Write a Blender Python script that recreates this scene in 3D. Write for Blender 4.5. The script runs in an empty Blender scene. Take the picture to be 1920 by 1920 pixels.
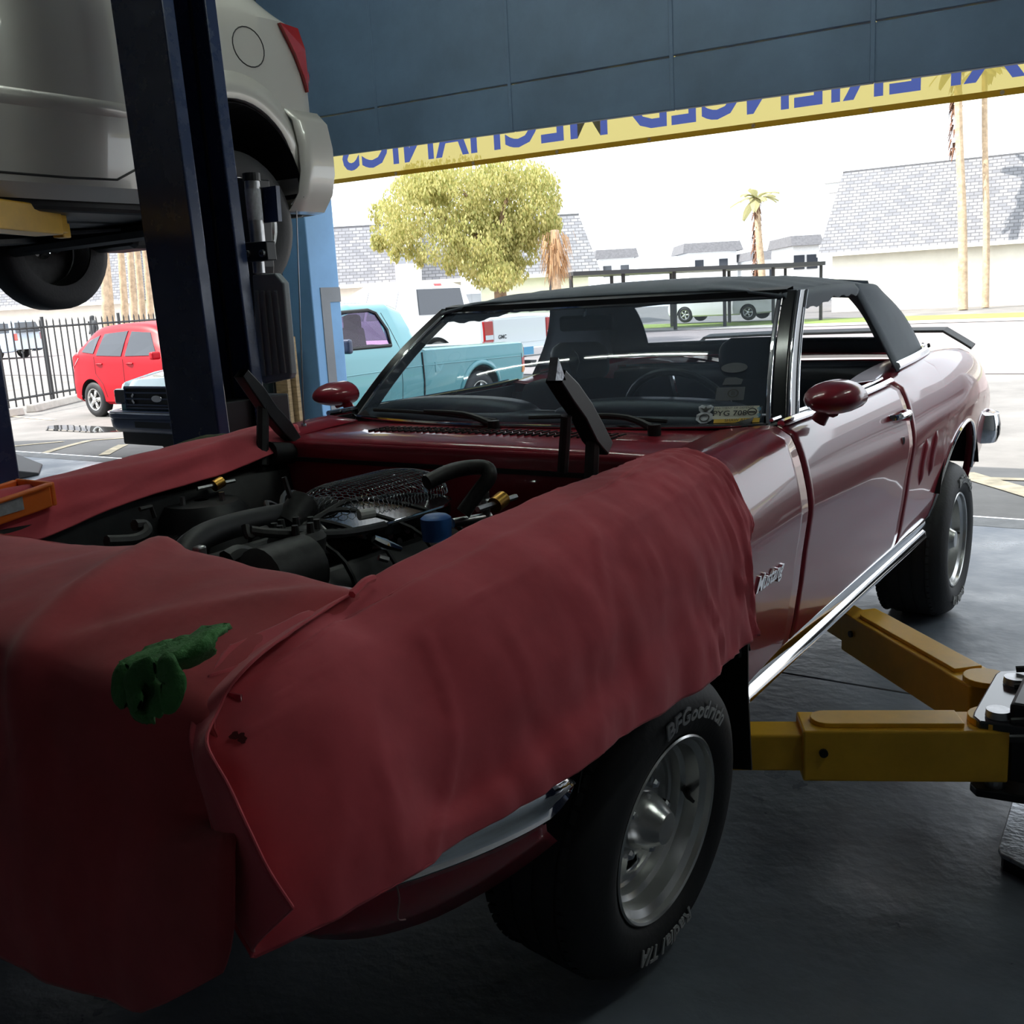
import bpy, bmesh, math, random
from mathutils import Vector, Matrix, Euler, noise
random.seed(7)
PI = math.pi
sc = bpy.context.scene
COL = sc.collection

# ------------------------------------------------------------------ camera
CAM = Vector((1.696, -1.7235, 1.4204)); FPX = 1888.2
def cam_axes(yaw, pitch, roll):
    yaw, pitch, roll = map(math.radians, (yaw, pitch, roll))
    f = Vector((math.sin(yaw)*math.cos(pitch), math.cos(yaw)*math.cos(pitch), math.sin(pitch)))
    r = Vector((math.cos(yaw), -math.sin(yaw), 0)); u = r.cross(f)
    c, s = math.cos(roll), math.sin(roll)
    return c*r + s*u, -s*r + c*u, f
RX, RU, RF = cam_axes(-35.028, -11.781, -3.215)
cd = bpy.data.cameras.new('camera'); cam = bpy.data.objects.new('camera', cd); COL.objects.link(cam)
cd.sensor_width = 36; cd.lens = FPX/1920*36; cd.clip_start = .05; cd.clip_end = 400
m3 = Matrix((RX, RU, -RF)).transposed()
cam.matrix_world = Matrix.Translation(CAM) @ m3.to_4x4()
sc.camera = cam
def ray(px, py): return RX*((px-960)/FPX) - RU*((py-960)/FPX) + RF
def at(px, py, axis, v):
    d = ray(px, py); i = 'XYZ'.index(axis); return CAM + d*((v-CAM[i])/d[i])
def atd(px, py, depth): return CAM + ray(px, py)*depth

# ------------------------------------------------------------------ light
w = bpy.data.worlds.new('sky'); sc.world = w; w.use_nodes = True
bg = w.node_tree.nodes['Background']; bg.inputs[0].default_value = (.86, .93, 1.0, 1); bg.inputs[1].default_value = 2.8
sd = bpy.data.lights.new('sun', 'SUN'); sd.energy = 9.0; sd.angle = math.radians(.6); sd.color = (1, .95, .87)
so = bpy.data.objects.new('sun', sd); COL.objects.link(so)
so.rotation_euler = Vector((.50, .40, -.76)).to_track_quat('-Z', 'Y').to_euler()
sc.view_settings.view_transform = 'Standard'; sc.view_settings.look = 'None'
sc.view_settings.exposure = 0.0; sc.view_settings.gamma = 1.0; sc.view_settings.use_curve_mapping = False

# ------------------------------------------------------------------ materials
MAT = {}
def nd(nt, t, **kw):
    n = nt.nodes.new(t)
    for k, v in kw.items():
        if k.startswith('i_'): n.inputs[int(k[2:])].default_value = v
        else: setattr(n, k, v)
    return n
def pbr(name, col, rough=.5, metal=0, coat=0, spec=.5, emit=None, trans=0, var=0, vscale=8, bump=0, bscale=60, col2=None, rvar=0, sheen=0, stretch=None, alpha=1):
    """procedural material: colour varied by noise, fine bump, roughness variation"""
    if name in MAT: return MAT[name]
    m = bpy.data.materials.new(name); m.use_nodes = True; nt = m.node_tree
    b = nt.nodes['Principled BSDF']
    c = (*col, 1)
    b.inputs['Base Color'].default_value = c; b.inputs['Roughness'].default_value = rough
    b.inputs['Metallic'].default_value = metal; b.inputs['Coat Weight'].default_value = coat; b.inputs['Coat Roughness'].default_value = .04
    b.inputs['Specular IOR Level'].default_value = spec; b.inputs['Transmission Weight'].default_value = trans
    b.inputs['Sheen Weight'].default_value = sheen; b.inputs['Alpha'].default_value = alpha
    if emit: b.inputs['Emission Color'].default_value = (*emit[:3], 1); b.inputs['Emission Strength'].default_value = emit[3]
    if var or bump or rvar:
        tc = nd(nt, 'ShaderNodeTexCoord'); src = tc.outputs['Object']
        if stretch:
            mp = nd(nt, 'ShaderNodeMapping'); mp.inputs['Scale'].default_value = stretch
            nt.links.new(src, mp.inputs[0]); src = mp.outputs[0]
    if var or rvar:
        n = nd(nt, 'ShaderNodeTexNoise'); n.inputs['Scale'].default_value = vscale; n.inputs['Detail'].default_value = 6; n.inputs['Roughness'].default_value = .65
        nt.links.new(src, n.inputs['Vector'])
        r = nd(nt, 'ShaderNodeValToRGB'); r.color_ramp.elements[0].position = .32; r.color_ramp.elements[1].position = .68
        c2 = col2 or tuple(min(1, x*(1+var)) for x in col); c1 = tuple(x*(1-var) for x in col) if not col2 else col
        r.color_ramp.elements[0].color = (*c1, 1); r.color_ramp.elements[1].color = (*c2, 1)
        nt.links.new(n.outputs[0], r.inputs[0])
        if var: nt.links.new(r.outputs[0], b.inputs['Base Color'])
        if rvar:
            mr = nd(nt, 'ShaderNodeMapRange'); mr.inputs[1].default_value = .3; mr.inputs[2].default_value = .7
            mr.inputs[3].default_value = max(.02, rough-rvar); mr.inputs[4].default_value = min(1, rough+rvar)
            nt.links.new(n.outputs[0], mr.inputs[0]); nt.links.new(mr.outputs[0], b.inputs['Roughness'])
    if bump:
        n2 = nd(nt, 'ShaderNodeTexNoise'); n2.inputs['Scale'].default_value = bscale; n2.inputs['Detail'].default_value = 4
        nt.links.new(src, n2.inputs['Vector'])
        bp = nd(nt, 'ShaderNodeBump'); bp.inputs['Strength'].default_value = bump; bp.inputs['Distance'].default_value = .01
        nt.links.new(n2.outputs[0], bp.inputs['Height']); nt.links.new(bp.outputs[0], b.inputs['Normal'])
    MAT[name] = m; return m
def glass(name, tint=(.8, .9, .95), refl=1.0, haze=.0, hazecol=(.6, .65, .7)):
    """thin pane: clear film with Fresnel reflection and an optional pale haze layer"""
    m = bpy.data.materials.new(name); m.use_nodes = True; nt = m.node_tree; nt.nodes.clear()
    out = nd(nt, 'ShaderNodeOutputMaterial'); t = nd(nt, 'ShaderNodeBsdfTransparent'); t.inputs[0].default_value = (*tint, 1)
    g = nd(nt, 'ShaderNodeBsdfGlossy'); g.inputs['Roughness'].default_value = .02
    fr = nd(nt, 'ShaderNodeFresnel'); ge = nd(nt, 'ShaderNodeNewGeometry'); ir = nd(nt, 'ShaderNodeMapRange')   # same reflection from either side of the pane
    ir.inputs[3].default_value = 1.45; ir.inputs[4].default_value = 1/1.45; nt.links.new(ge.outputs['Backfacing'], ir.inputs[0]); nt.links.new(ir.outputs[0], fr.inputs[0])
    mx = nd(nt, 'ShaderNodeMixShader'); mu = nd(nt, 'ShaderNodeMath', operation='MULTIPLY'); mu.inputs[1].default_value = refl
    nt.links.new(fr.outputs[0], mu.inputs[0]); nt.links.new(mu.outputs[0], mx.inputs[0])
    nt.links.new(t.outputs[0], mx.inputs[1]); nt.links.new(g.outputs[0], mx.inputs[2])
    last = mx
    if haze:
        d = nd(nt, 'ShaderNodeBsdfDiffuse'); d.inputs[0].default_value = (*hazecol, 1)
        tr = nd(nt, 'ShaderNodeBsdfTranslucent'); tr.inputs[0].default_value = (*hazecol, 1)
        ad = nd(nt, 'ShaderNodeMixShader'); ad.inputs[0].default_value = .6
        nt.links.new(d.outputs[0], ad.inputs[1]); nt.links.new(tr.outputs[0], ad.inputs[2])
        m2 = nd(nt, 'ShaderNodeMixShader'); m2.inputs[0].default_value = haze
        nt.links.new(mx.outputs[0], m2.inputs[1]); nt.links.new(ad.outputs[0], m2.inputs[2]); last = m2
    nt.links.new(last.outputs[0], out.inputs[0]); MAT[name] = m; return m

# ------------------------------------------------------------------ mesh helpers
def catmull(p0, p1, p2, p3, t):
    return .5*((2*p1) + (p2-p0)*t + (2*p0-5*p1+4*p2-p3)*t*t + (3*p1-p0-3*p2+p3)*t**3)
def resample(pts, n, closed=False):
    """smooth curve through pts, n samples per span"""
    pts = [Vector(p) for p in pts]; k = len(pts); out = []
    for i in range(k if closed else k-1):
        if closed: a = [pts[(i+j) % k] for j in (-1, 0, 1, 2)]
        else: a = [pts[max(0, i-1)], pts[i], pts[i+1], pts[min(k-1, i+2)]]
        for s in range(n): out.append(catmull(*a, s/n))
    if not closed: out.append(pts[-1])
    return out
class MB:
    def __init__(s): s.v = []; s.f = []
    def add(s, v, f):
        o = len(s.v); s.v += [Vector(x) for x in v]; s.f += [tuple(i+o for i in q) for q in f]; return s
    def box(s, c, d, rot=None, taper=None):
        hx, hy, hz = d[0]/2, d[1]/2, d[2]/2
        v = []
        for z in (-1, 1):
            k = taper if (taper and z > 0) else 1
            for x, y in ((-1, -1), (1, -1), (1, 1), (-1, 1)): v.append(Vector((x*hx*k, y*hy*k, z*hz)))
        if rot is not None:
            R = rot if isinstance(rot, Matrix) else Euler(rot).to_matrix()
            v = [R @ p for p in v]
        c = Vector(c)
        return s.add([p+c for p in v], [(3, 2, 1, 0), (4, 5, 6, 7), (0, 1, 5, 4), (1, 2, 6, 5), (2, 3, 7, 6), (3, 0, 4, 7)])
    def bbox(s, lo, hi): return s.box([(a+b)/2 for a, b in zip(lo, hi)], [abs(b-a) for a, b in zip(lo, hi)])
    def grid(s, rows, closed_u=False, closed_v=False):
        nu, nv = len(rows), len(rows[0]); f = []
        for i in range(nu if closed_u else nu-1):
            for j in range(nv if closed_v else nv-1):
                f.append((i*nv+j, i*nv+(j+1) % nv, ((i+1) % nu)*nv+(j+1) % nv, ((i+1) % nu)*nv+j))
        return s.add([p for r in rows for p in r], f)
    def tube(s, pts, r, seg=8, caps=True, n=0):
        pts = [Vector(p) for p in pts]
        if n: 
            rr = r if isinstance(r, (list, tuple)) else None
            if rr:
                r = [rr[min(len(rr)-1, int(i/n))]*(1-(i % n)/n) + rr[min(len(rr)-1, int(i/n)+1)]*((i % n)/n) for i in range((len(pts)-1)*n+1)]
            pts = resample(pts, n)
        rows = []; prev = None
        for i, p in enumerate(pts):
            t = (pts[min(i+1, len(pts)-1)]-pts[max(0, i-1)]).normalized()
            if prev is None:
                a = Vector((0, 0, 1)) if abs(t.z) < .9 else Vector((1, 0, 0)); x = t.cross(a).normalized()
            else: x = (prev - t*prev.dot(t)).normalized()
            prev = x; y = t.cross(x); rad = r[i] if isinstance(r, (list, tuple)) else r
            rows.append([p + (x*math.cos(2*PI*k/seg) + y*math.sin(2*PI*k/seg))*rad for k in range(seg)])
        o = len(s.v); s.grid(rows, closed_v=True)
        if caps:
            s.f.append(tuple(o+k for k in range(seg))[::-1]); b = o+(len(rows)-1)*seg; s.f.append(tuple(b+k for k in range(seg)))
        return s
    def lathe(s, prof, seg=32, M=None, closed=False):
        """prof: (axial, radius) revolved about +X"""
        rows = []
        for a, r in prof:
            rows.append([Vector((a, r*math.sin(2*PI*k/seg), r*math.cos(2*PI*k/seg))) for k in range(seg)])
        if M is not None: rows = [[M @ p for p in q] for q in rows]
        return s.grid(rows, closed_u=closed, closed_v=True)
    def cyl(s, a, b, r, r2=None, seg=16): return s.tube([a, b], [r, r if r2 is None else r2], seg)
    def prism(s, poly, off):
        """flat polygon (3d points) extruded by vector off"""
        off = Vector(off); n = len(poly); p = [Vector(q) for q in poly]
        return s.add(p+[q+off for q in p], [tuple(range(n))[::-1], tuple(range(n, 2*n))] + [(i, (i+1) % n, n+(i+1) % n, n+i) for i in range(n)])
    def sphere(s, c, r, seg=12, rings=8):
        c = Vector(c); r = Vector(r) if not isinstance(r, (int, float)) else Vector((r, r, r)); rows = []
        for i in range(rings+1):
            a = PI*i/rings
            rows.append([c+Vector((r.x*math.sin(a)*math.cos(2*PI*k/seg), r.y*math.sin(a)*math.sin(2*PI*k/seg), r.z*math.cos(a))) for k in range(seg)])
        return s.grid(rows, closed_v=True)
    def xform(s, M): s.v = [M @ p for p in s.v]; return s
    def build(s, name, mat, parent=None, smooth=False, bevel=0, bseg=2, angle=40, solid=0, soff=0, merge=True, subsurf=0):
        me = bpy.data.meshes.new(name); me.from_pydata([tuple(p) for p in s.v], [], s.f)
        bm = bmesh.new(); bm.from_mesh(me)
        if merge: bmesh.ops.remove_doubles(bm, verts=bm.verts, dist=1e-5)
        bmesh.ops.recalc_face_normals(bm, faces=bm.faces) if not solid else None
        bm.to_mesh(me); bm.free()
        o = bpy.data.objects.new(name, me); COL.objects.link(o); me.materials.append(MAT[mat])
        if solid:
            md = o.modifiers.new('thickness', 'SOLIDIFY'); md.thickness = solid; md.offset = soff
        if bevel:
            md = o.modifiers.new('edge', 'BEVEL'); md.width = bevel; md.segments = bseg; md.limit_method = 'ANGLE'; md.angle_limit = math.radians(angle)
        if subsurf:
            md = o.modifiers.new('sub', 'SUBSURF'); md.levels = subsurf; md.render_levels = subsurf
        if smooth:
            for p in me.polygons: p.use_smooth = True
            if smooth != 'all':
                try: me.set_sharp_from_angle(angle=math.radians(smooth if isinstance(smooth, (int, float)) and smooth > 1 else 40))
                except Exception: pass
        adopt(o, parent); return o
def adopt(o, parent):
    """geometry written in world coordinates stays put under its thing"""
    if parent is None: return o
    o.parent = parent
    if parent.get('wspace'): o.matrix_parent_inverse = Matrix.Translation(-parent.location)
    return o
def thing(name, label, cat, loc=(0, 0, 0), rz=0, group=None, wspace=True):
    """Empty at a thing's base; wspace: its parts are written in world coordinates"""
    o = bpy.data.objects.new(name, None); COL.objects.link(o); o.empty_display_size = .1
    o.location = loc; o.rotation_euler = (0, 0, rz); o['label'] = label; o['category'] = cat
    if group: o['group'] = group
    if wspace: o['wspace'] = 1
    return o
def tag(o, label, cat, group=None, kind=None):
    o['label'] = label; o['category'] = cat
    if group: o['group'] = group
    if kind: o['kind'] = kind
    return o
def struct(o, label=None):
    o['kind'] = 'structure'
    if label: o['label'] = label
    return o
def copy_tree(o, parent=None):
    c = o.copy(); COL.objects.link(c)
    if parent is not None: c.parent = parent
    for ch in list(o.children): copy_tree(ch, c)
    return c
def text_mesh(txt, size=1.0, bold=0.0, ext=0.0, sx=1.0, align='CENTER', spacing=1.0):
    """lettering as (verts, faces) in the xy plane, baseline at y=0"""
    cu = bpy.data.curves.new('lettering', 'FONT'); cu.body = txt; cu.size = size; cu.offset = bold; cu.extrude = ext
    cu.align_x = align; cu.space_character = spacing; cu.resolution_u = 3
    o = bpy.data.objects.new('lettering', cu); COL.objects.link(o)
    dg = bpy.context.evaluated_depsgraph_get(); me = bpy.data.meshes.new_from_object(o.evaluated_get(dg))
    v = [Vector((p.co.x*sx, p.co.y, p.co.z)) for p in me.vertices]; f = [tuple(p.vertices) for p in me.polygons]
    bpy.data.objects.remove(o); bpy.data.curves.remove(cu); bpy.data.meshes.remove(me)
    return v, f
def fbm(p, sc_=1.0, oct=4):
    v = 0; a = 1; q = Vector(p)*sc_
    for _ in range(oct): v += a*noise.noise(q); a *= .5; q = q*2.03
    return v
def lerp(a, b, t): return a+(b-a)*t
def interp(x, tab):
    if x <= tab[0][0]: return tab[0][1]
    for (a, u), (b, v) in zip(tab, tab[1:]):
        if x <= b:
            t = (x-a)/(b-a); return u+(v-u)*t
    return tab[-1][1]
def sinterp(x, tab):
    """smooth (monotone-ish) interpolation of a table"""
    if x <= tab[0][0]: return tab[0][1]
    if x >= tab[-1][0]: return tab[-1][1]
    n = len(tab)
    for i in range(n-1):
        if x <= tab[i+1][0]:
            a, b = tab[i], tab[i+1]; t = (x-a[0])/(b[0]-a[0]); h = b[0]-a[0]
            p = tab[max(0, i-1)]; q = tab[min(n-1, i+2)]
            m0 = (b[1]-p[1])/(b[0]-p[0]) if i > 0 else (b[1]-a[1])/h
            m1 = (q[1]-a[1])/(q[0]-a[0]) if i+2 < n else (b[1]-a[1])/h
            return (2*t**3-3*t*t+1)*a[1]+(t**3-2*t*t+t)*h*m0+(-2*t**3+3*t*t)*b[1]+(t**3-t*t)*h*m1

# ------------------------------------------------------------------ palette
pbr('concrete', (.125, .145, .178), rough=.42, var=.35, vscale=1.6, bump=.25, bscale=22, rvar=.22)
pbr('joint', (.015, .015, .017), rough=.9)
pbr('threshold', (.20, .20, .20), rough=.75, var=.25, vscale=5, bump=.2, bscale=40)
pbr('asphalt', (.19, .18, .17), rough=.85, var=.22, vscale=.9, bump=.3, bscale=30)
pbr('street', (.30, .255, .25), rough=.8, var=.12, vscale=.4)
pbr('line_paint', (.62, .52, .36), rough=.8, var=.35, vscale=6)
pbr('kerb', (.45, .42, .38), rough=.85, var=.2, vscale=4, bump=.3)
pbr('grass', (.22, .30, .06), rough=.9, var=.4, vscale=3)
pbr('blue_wall', (.17, .36, .62), rough=.55, var=.08, vscale=3)
pbr('grey_stripe', (.20, .21, .23), rough=.55, var=.08, vscale=3)
pbr('inner_wall', (.045, .07, .085), rough=.6, var=.25, vscale=2)
pbr('header_panel', (.11, .18, .28), rough=.5, var=.22, vscale=1.1)
pbr('ceiling', (.22, .23, .24), rough=.8, var=.2)
pbr('shop_wall', (.26, .26, .27), rough=.8, var=.2)
pbr('red_paint', (.33, .016, .034), rough=.3, coat=.68, spec=.3)
pbr('black', (.008, .008, .009), rough=.55)
pbr('black_gloss', (.008, .009, .011), rough=.18)
pbr('vinyl', (.018, .020, .024), rough=.42)
pbr('soft_top', (.19, .22, .265), rough=.8, var=.15, vscale=4, bump=.15, bscale=400, sheen=.3)
pbr('chrome', (.82, .83, .85), rough=.06, metal=1)
pbr('alloy', (.62, .62, .61), rough=.24, metal=.75)
pbr('steel', (.42, .42, .43), rough=.35, metal=1, var=.2, vscale=20)
pbr('rubber', (.018, .018, .020), rough=.62, bump=.1, bscale=80)
pbr('letter', (.42, .42, .42), rough=.7)
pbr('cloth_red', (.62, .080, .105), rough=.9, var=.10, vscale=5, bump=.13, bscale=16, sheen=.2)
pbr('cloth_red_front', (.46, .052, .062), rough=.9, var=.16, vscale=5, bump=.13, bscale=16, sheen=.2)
pbr('cloth_green', (.06, .21, .06), rough=.9, var=.3, vscale=14, bump=.4, bscale=200)
pbr('cloth_olive', (.07, .085, .045), rough=.9, var=.3, vscale=14, bump=.4, bscale=200)
pbr('thread', (.35, .2, .2), rough=.9)
pbr('orange', (1.0, .21, .025), rough=.4)
pbr('paper', (.45, .47, .5), rough=.6, var=.2, vscale=60)
pbr('engine_black', (.012, .012, .013), rough=.5, var=.5, vscale=15)
pbr('engine_grey', (.035, .035, .035), rough=.5, metal=.4, var=.4, vscale=20)
pbr('brass', (.45, .25, .05), rough=.35, metal=.9)
pbr('cap_blue', (.04, .16, .50), rough=.4)
pbr('white_plastic', (.7, .7, .68), rough=.5)
pbr('lift_yellow', (.88, .50, .035), rough=.42, var=.12, vscale=5)
pbr('lift_navy', (.028, .046, .115), rough=.26, rvar=.1, vscale=6)
pbr('lift_black', (.010, .011, .013), rough=.4)
pbr('pad_rubber', (.28, .31, .33), rough=.5)
pbr('plate_steel', (.40, .42, .45), rough=.4, metal=.8, var=.45, vscale=22, bump=.3, bscale=60)
pbr('silver_paint', (.62, .60, .55), rough=.3, metal=.15, coat=.8)
pbr('wheel_well', (.006, .006, .007), rough=.9)
pbr('tail_red', (.45, .01, .01), rough=.15, coat=1)
pbr('amber', (.75, .22, .02), rough=.2, coat=1)
pbr('lamp_clear', (.7, .72, .75), rough=.15, coat=1)
pbr('dark_glass', (.03, .035, .045), rough=.06, spec=.8)
pbr('pale_glass', (.30, .32, .36), rough=.08, spec=.8)
pbr('teal_paint', (.075, .30, .34), rough=.25, coat=1)
pbr('white_paint', (.80, .80, .80), rough=.3, coat=.8)
pbr('hatch_red', (.42, .005, .014), rough=.4, coat=.0, spec=.2)
pbr('van_silver', (.42, .50, .60), rough=.3, coat=.8, metal=.2)
pbr('navy_plastic', (.035, .05, .10), rough=.35)
pbr('fence_iron', (.02, .02, .022), rough=.5)
pbr('wood', (.38, .27, .15), rough=.8, var=.35, vscale=9, stretch=(1, 1, 8))
pbr('wood_grey', (.20, .17, .13), rough=.85, var=.35, vscale=9)
pbr('bark', (.20, .13, .08), rough=.9, var=.4, vscale=6, bump=.5, bscale=25)
pbr('palm_bark', (.45, .33, .22), rough=.9, var=.3, vscale=5, bump=.5, bscale=18)
pbr('palm_dark', (.16, .08, .05), rough=.9, var=.4, vscale=8)
pbr('stucco', (.90, .86, .76), rough=.9, var=.05, vscale=2)
pbr('house_white', (.8, .8, .8), rough=.9, var=.05)
pbr('roof_grey', (.13, .13, .14), rough=.9, var=.2, vscale=6)
pbr('leather', (.03, .035, .045), rough=.35)
pbr('skin', (.35, .2, .14), rough=.6)
pbr('jacket', (.05, .055, .06), rough=.9)
pbr('brake_red', (.5, .02, .02), rough=.3)
pbr('sticker_white', (.72, .72, .60), rough=.5)
pbr('sticker_yellow', (.80, .50, .05), rough=.5)
pbr('sticker_dark', (.06, .07, .09), rough=.5)
pbr('ink', (.03, .03, .03), rough=.6)
pbr('sticker_blue', (.10, .35, .55), rough=.5)
pbr('tube_light', (.9, .95, .85), rough=.4, emit=(.90, 1.0, .92, 60.0))
glass('ws_glass', (.78, .86, .90), 1.0, .20, (.42, .54, .70))  # pale bluish haze layer put in for glare over the windscreen
glass('clear_vinyl', (.85, .86, .9), .6, .10, (.8, .78, .75))
glass('violet_glass', (.62, .48, .66), 1.0)
pbr('plate_gloss', (.02, .022, .025), rough=.16, spec=.9)
pbr('black_paint', (.012, .012, .014), rough=.3, coat=.5)
glass('mist_glass', (.45, .50, .55), 1.0)
def backlit(name, col, tr=.6):
    m = pbr(name, col, rough=.55); nt = m.node_tree; b = nt.nodes['Principled BSDF']
    tl = nd(nt, 'ShaderNodeBsdfTranslucent'); tl.inputs[0].default_value = (*col, 1); mx = nd(nt, 'ShaderNodeMixShader'); mx.inputs[0].default_value = tr
    nt.links.new(b.outputs[0], mx.inputs[1]); nt.links.new(tl.outputs[0], mx.inputs[2]); nt.links.new(mx.outputs[0], nt.nodes['Material Output'].inputs[0])
backlit('banner_yellow', (.62, .50, .13), .5); backlit('banner_blue', (.10, .14, .42), .5)
_nt = MAT['banner_yellow'].node_tree; _o = _nt.nodes['Material Output']; _s = _o.inputs[0].links[0].from_socket   # thin vinyl lets some daylight straight through
_t = nd(_nt, 'ShaderNodeBsdfTransparent'); _t.inputs[0].default_value = (1, .86, .42, 1); _m = nd(_nt, 'ShaderNodeMixShader'); _m.inputs[0].default_value = .14
_nt.links.new(_s, _m.inputs[1]); _nt.links.new(_t.outputs[0], _m.inputs[2]); _nt.links.new(_m.outputs[0], _o.inputs[0])
backlit('eyelet', (.95, .95, .95), .8)  # white translucent disc stands in for bright sky through the hole
def leafmat(name, cols):
    m = bpy.data.materials.new(name); m.use_nodes = True; nt = m.node_tree; b = nt.nodes['Principled BSDF']
    g = nd(nt, 'ShaderNodeNewGeometry'); r = nd(nt, 'ShaderNodeValToRGB')
    el = r.color_ramp.elements; el[0].color = (*cols[0], 1); el[1].color = (*cols[-1], 1)
    for i, c in enumerate(cols[1:-1]): e = el.new((i+1)/(len(cols)-1)); e.color = (*c, 1)
    nt.links.new(g.outputs['Random Per Island'], r.inputs[0]); nt.links.new(r.outputs[0], b.inputs['Base Color'])
    b.inputs['Roughness'].default_value = .7
    tl = nd(nt, 'ShaderNodeBsdfTranslucent'); nt.links.new(r.outputs[0], tl.inputs[0])
    mx = nd(nt, 'ShaderNodeMixShader'); mx.inputs[0].default_value = .4; out = nt.nodes['Material Output']
    nt.links.new(b.outputs[0], mx.inputs[1]); nt.links.new(tl.outputs[0], mx.inputs[2]); nt.links.new(mx.outputs[0], out.inputs[0])
    MAT[name] = m
leafmat('leaf_mesquite', [(.30, .33, .10), (.48, .45, .16), (.60, .54, .22), (.36, .38, .12)])
leafmat('leaf_dry', [(.40, .22, .10), (.62, .40, .22), (.48, .30, .16)])
leafmat('leaf_palm', [(.25, .28, .12), (.5, .45, .25)])
def shingle_mat():
    m = bpy.data.materials.new('shingle'); m.use_nodes = True; nt = m.node_tree; b = nt.nodes['Principled BSDF']; b.inputs['Roughness'].default_value = .9
    tc = nd(nt, 'ShaderNodeTexCoord'); br = nd(nt, 'ShaderNodeTexBrick')
    br.inputs['Color1'].default_value = (.20, .205, .225, 1); br.inputs['Color2'].default_value = (.31, .31, .325, 1); br.inputs['Mortar'].default_value = (.13, .13, .14, 1)
    br.inputs['Scale'].default_value = 1; br.inputs['Brick Width'].default_value = .32; br.inputs['Row Height'].default_value = .15; br.inputs['Mortar Size'].default_value = .018
    nt.links.new(tc.outputs['UV'], br.inputs[0]); nt.links.new(br.outputs[0], b.inputs['Base Color']); MAT['shingle'] = m
shingle_mat()
# ================================================================== the setting
def gz(x, y):
    """lot falls a little from the slab, then rises towards the street"""
    t = min(1, max(0, (y-4.74)/2.6)); z = -.10*t*t*(3-2*t)
    s = max(0, -.574*x+.819*y-13); return z + .0078*s
fl = MB(); fl.bbox((-12, -5, -.3), (4.2, 4.73, -.06)); floor = struct(fl.build('floor', 'joint'))
floor['label'] = 'dark grey concrete workshop floor with cut joints'
xs = [-12, -7.6, -3.2, 4.2]; ys = [-5, -1.2, 1.768, 4.475]
for i in range(3):
    for j in range(3):
        s_ = MB().bbox((xs[i]+.004, ys[j]+.005, -.06), (xs[i+1]-.004, ys[j+1]-.005, 0)).build('slab', 'concrete', floor, bevel=.003, bseg=1)
MB().bbox((-12, 4.485, -.06), (4.2, 4.725, -.002)).build('threshold_strip', 'threshold', floor, bevel=.004, bseg=1)
# outside ground
rows = []
yy = [4.735+i*.35 for i in range(20)] + [12+i*2.6 for i in range(24)]
xx = [-75+i*5 for i in range(11)] + [-22+i*1.5 for i in range(16)] + [3+i*6 for i in range(8)]
rows = [[(x, y, gz(x, y)) for x in xx] for y in yy]
ground = struct(MB().grid(rows).build('ground', 'asphalt', smooth='all')); ground['label'] = 'sunlit asphalt lot in front of the garage'
def stripe(a, b, wd, name='painted_line', mat='line_paint', lift=.006, seg=8):
    a = Vector(a); b = Vector(b); n = Vector((-(b-a).y, (b-a).x)).normalized()*wd/2; rw = []
    for i in range(seg+1):
        p = a.lerp(b, i/seg); rw.append([(q.x, q.y, gz(q.x, q.y)+lift) for q in (p-n, p+n)])
    return MB().grid(rw).build(name, mat, ground)
def gp(px, py, z=-.05): p = at(px, py, 'Z', z); return (p.x, p.y)
stripe(gp(1800, 880), gp(1990, 955), .22)
stripe(gp(1830, 893), gp(1960, 896), .14)
stripe(gp(85, 858), gp(170, 828), .10); stripe(gp(170, 828), gp(300, 812), .10); stripe(gp(196, 862), gp(232, 838), .12)
stripe(gp(25, 778), gp(100, 783), .10); stripe(gp(20, 845), gp(120, 832), .1)
# street, grass and far pavement
def ribbon(name, y0, y1, mat, lift, x0=-75, x1=44):
    rw = [[(x0+(x1-x0)*i/24, y, gz(x0+(x1-x0)*i/24, y)+lift) for i in range(25)] for y in (y0, y1)]
    return struct(MB().grid(rw).build(name, mat, ground))
rib = ribbon('street', 15.5, 32, 'street', .012); rib2 = ribbon('sidewalk', 31.9, 34, 'kerb', .03); rib3 = ribbon('grass_strip', 33.9, 37.5, 'grass', .035)
for r_ in (rib, rib2, rib3): del r_['kind']
# puddle on the lot
pud = []
c = Vector((*gp(165, 800), 0))
pts = [(c.x+1.1*math.cos(a)*(1+.3*math.sin(3*a)), c.y+.45*math.sin(a)*(1+.3*math.cos(2*a))) for a in [k*2*PI/24 for k in range(24)]]
pbr('water', (.05, .05, .05), rough=.03, spec=1)
MB().add([(x, y, gz(x, y)+.008) for x, y in pts], [tuple(range(24))]).build('puddle', 'water', ground)

# ---- front wall: opening of the bay (X -4.4 .. 3.2) and of the next bay (X -11 .. -6.9)
Y0, Y1, CEIL = 4.30, 4.63, 4.30; XR = 4.2
hz = lambda x: 2.60-.028*(x+3.95)
wf = MB(); wf.bbox((-5.75, Y0, -.05), (-4.72, Y1, CEIL)); wf.bbox((3.9, Y0, -.05), (XR+.2, Y1, CEIL)); wf.bbox((-12, Y0, -.05), (-11, Y1, CEIL)); wf.bbox((-11, Y0, 3.3), (-5.75, Y1, CEIL))
wall_front = struct(wf.build('wall_front', 'inner_wall'))
wall_front['label'] = 'front wall of the garage around the bay openings'
MB().bbox((-4.72, Y0, -.05), (-4.40, Y1, 2.62)).build('door_jamb', 'blue_wall', wall_front, bevel=.01)
# grey painted band on the jamb reveal (outlined rectangle)
def rev(y0, y1, z0, z1): MB().bbox((-4.402, y0, z0), (-4.394, y1, z1)).build('painted_band', 'grey_stripe', wall_front)
rev(4.40, 4.63, 1.50, 1.62); rev(4.40, 4.50, .05, 1.50)
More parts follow.
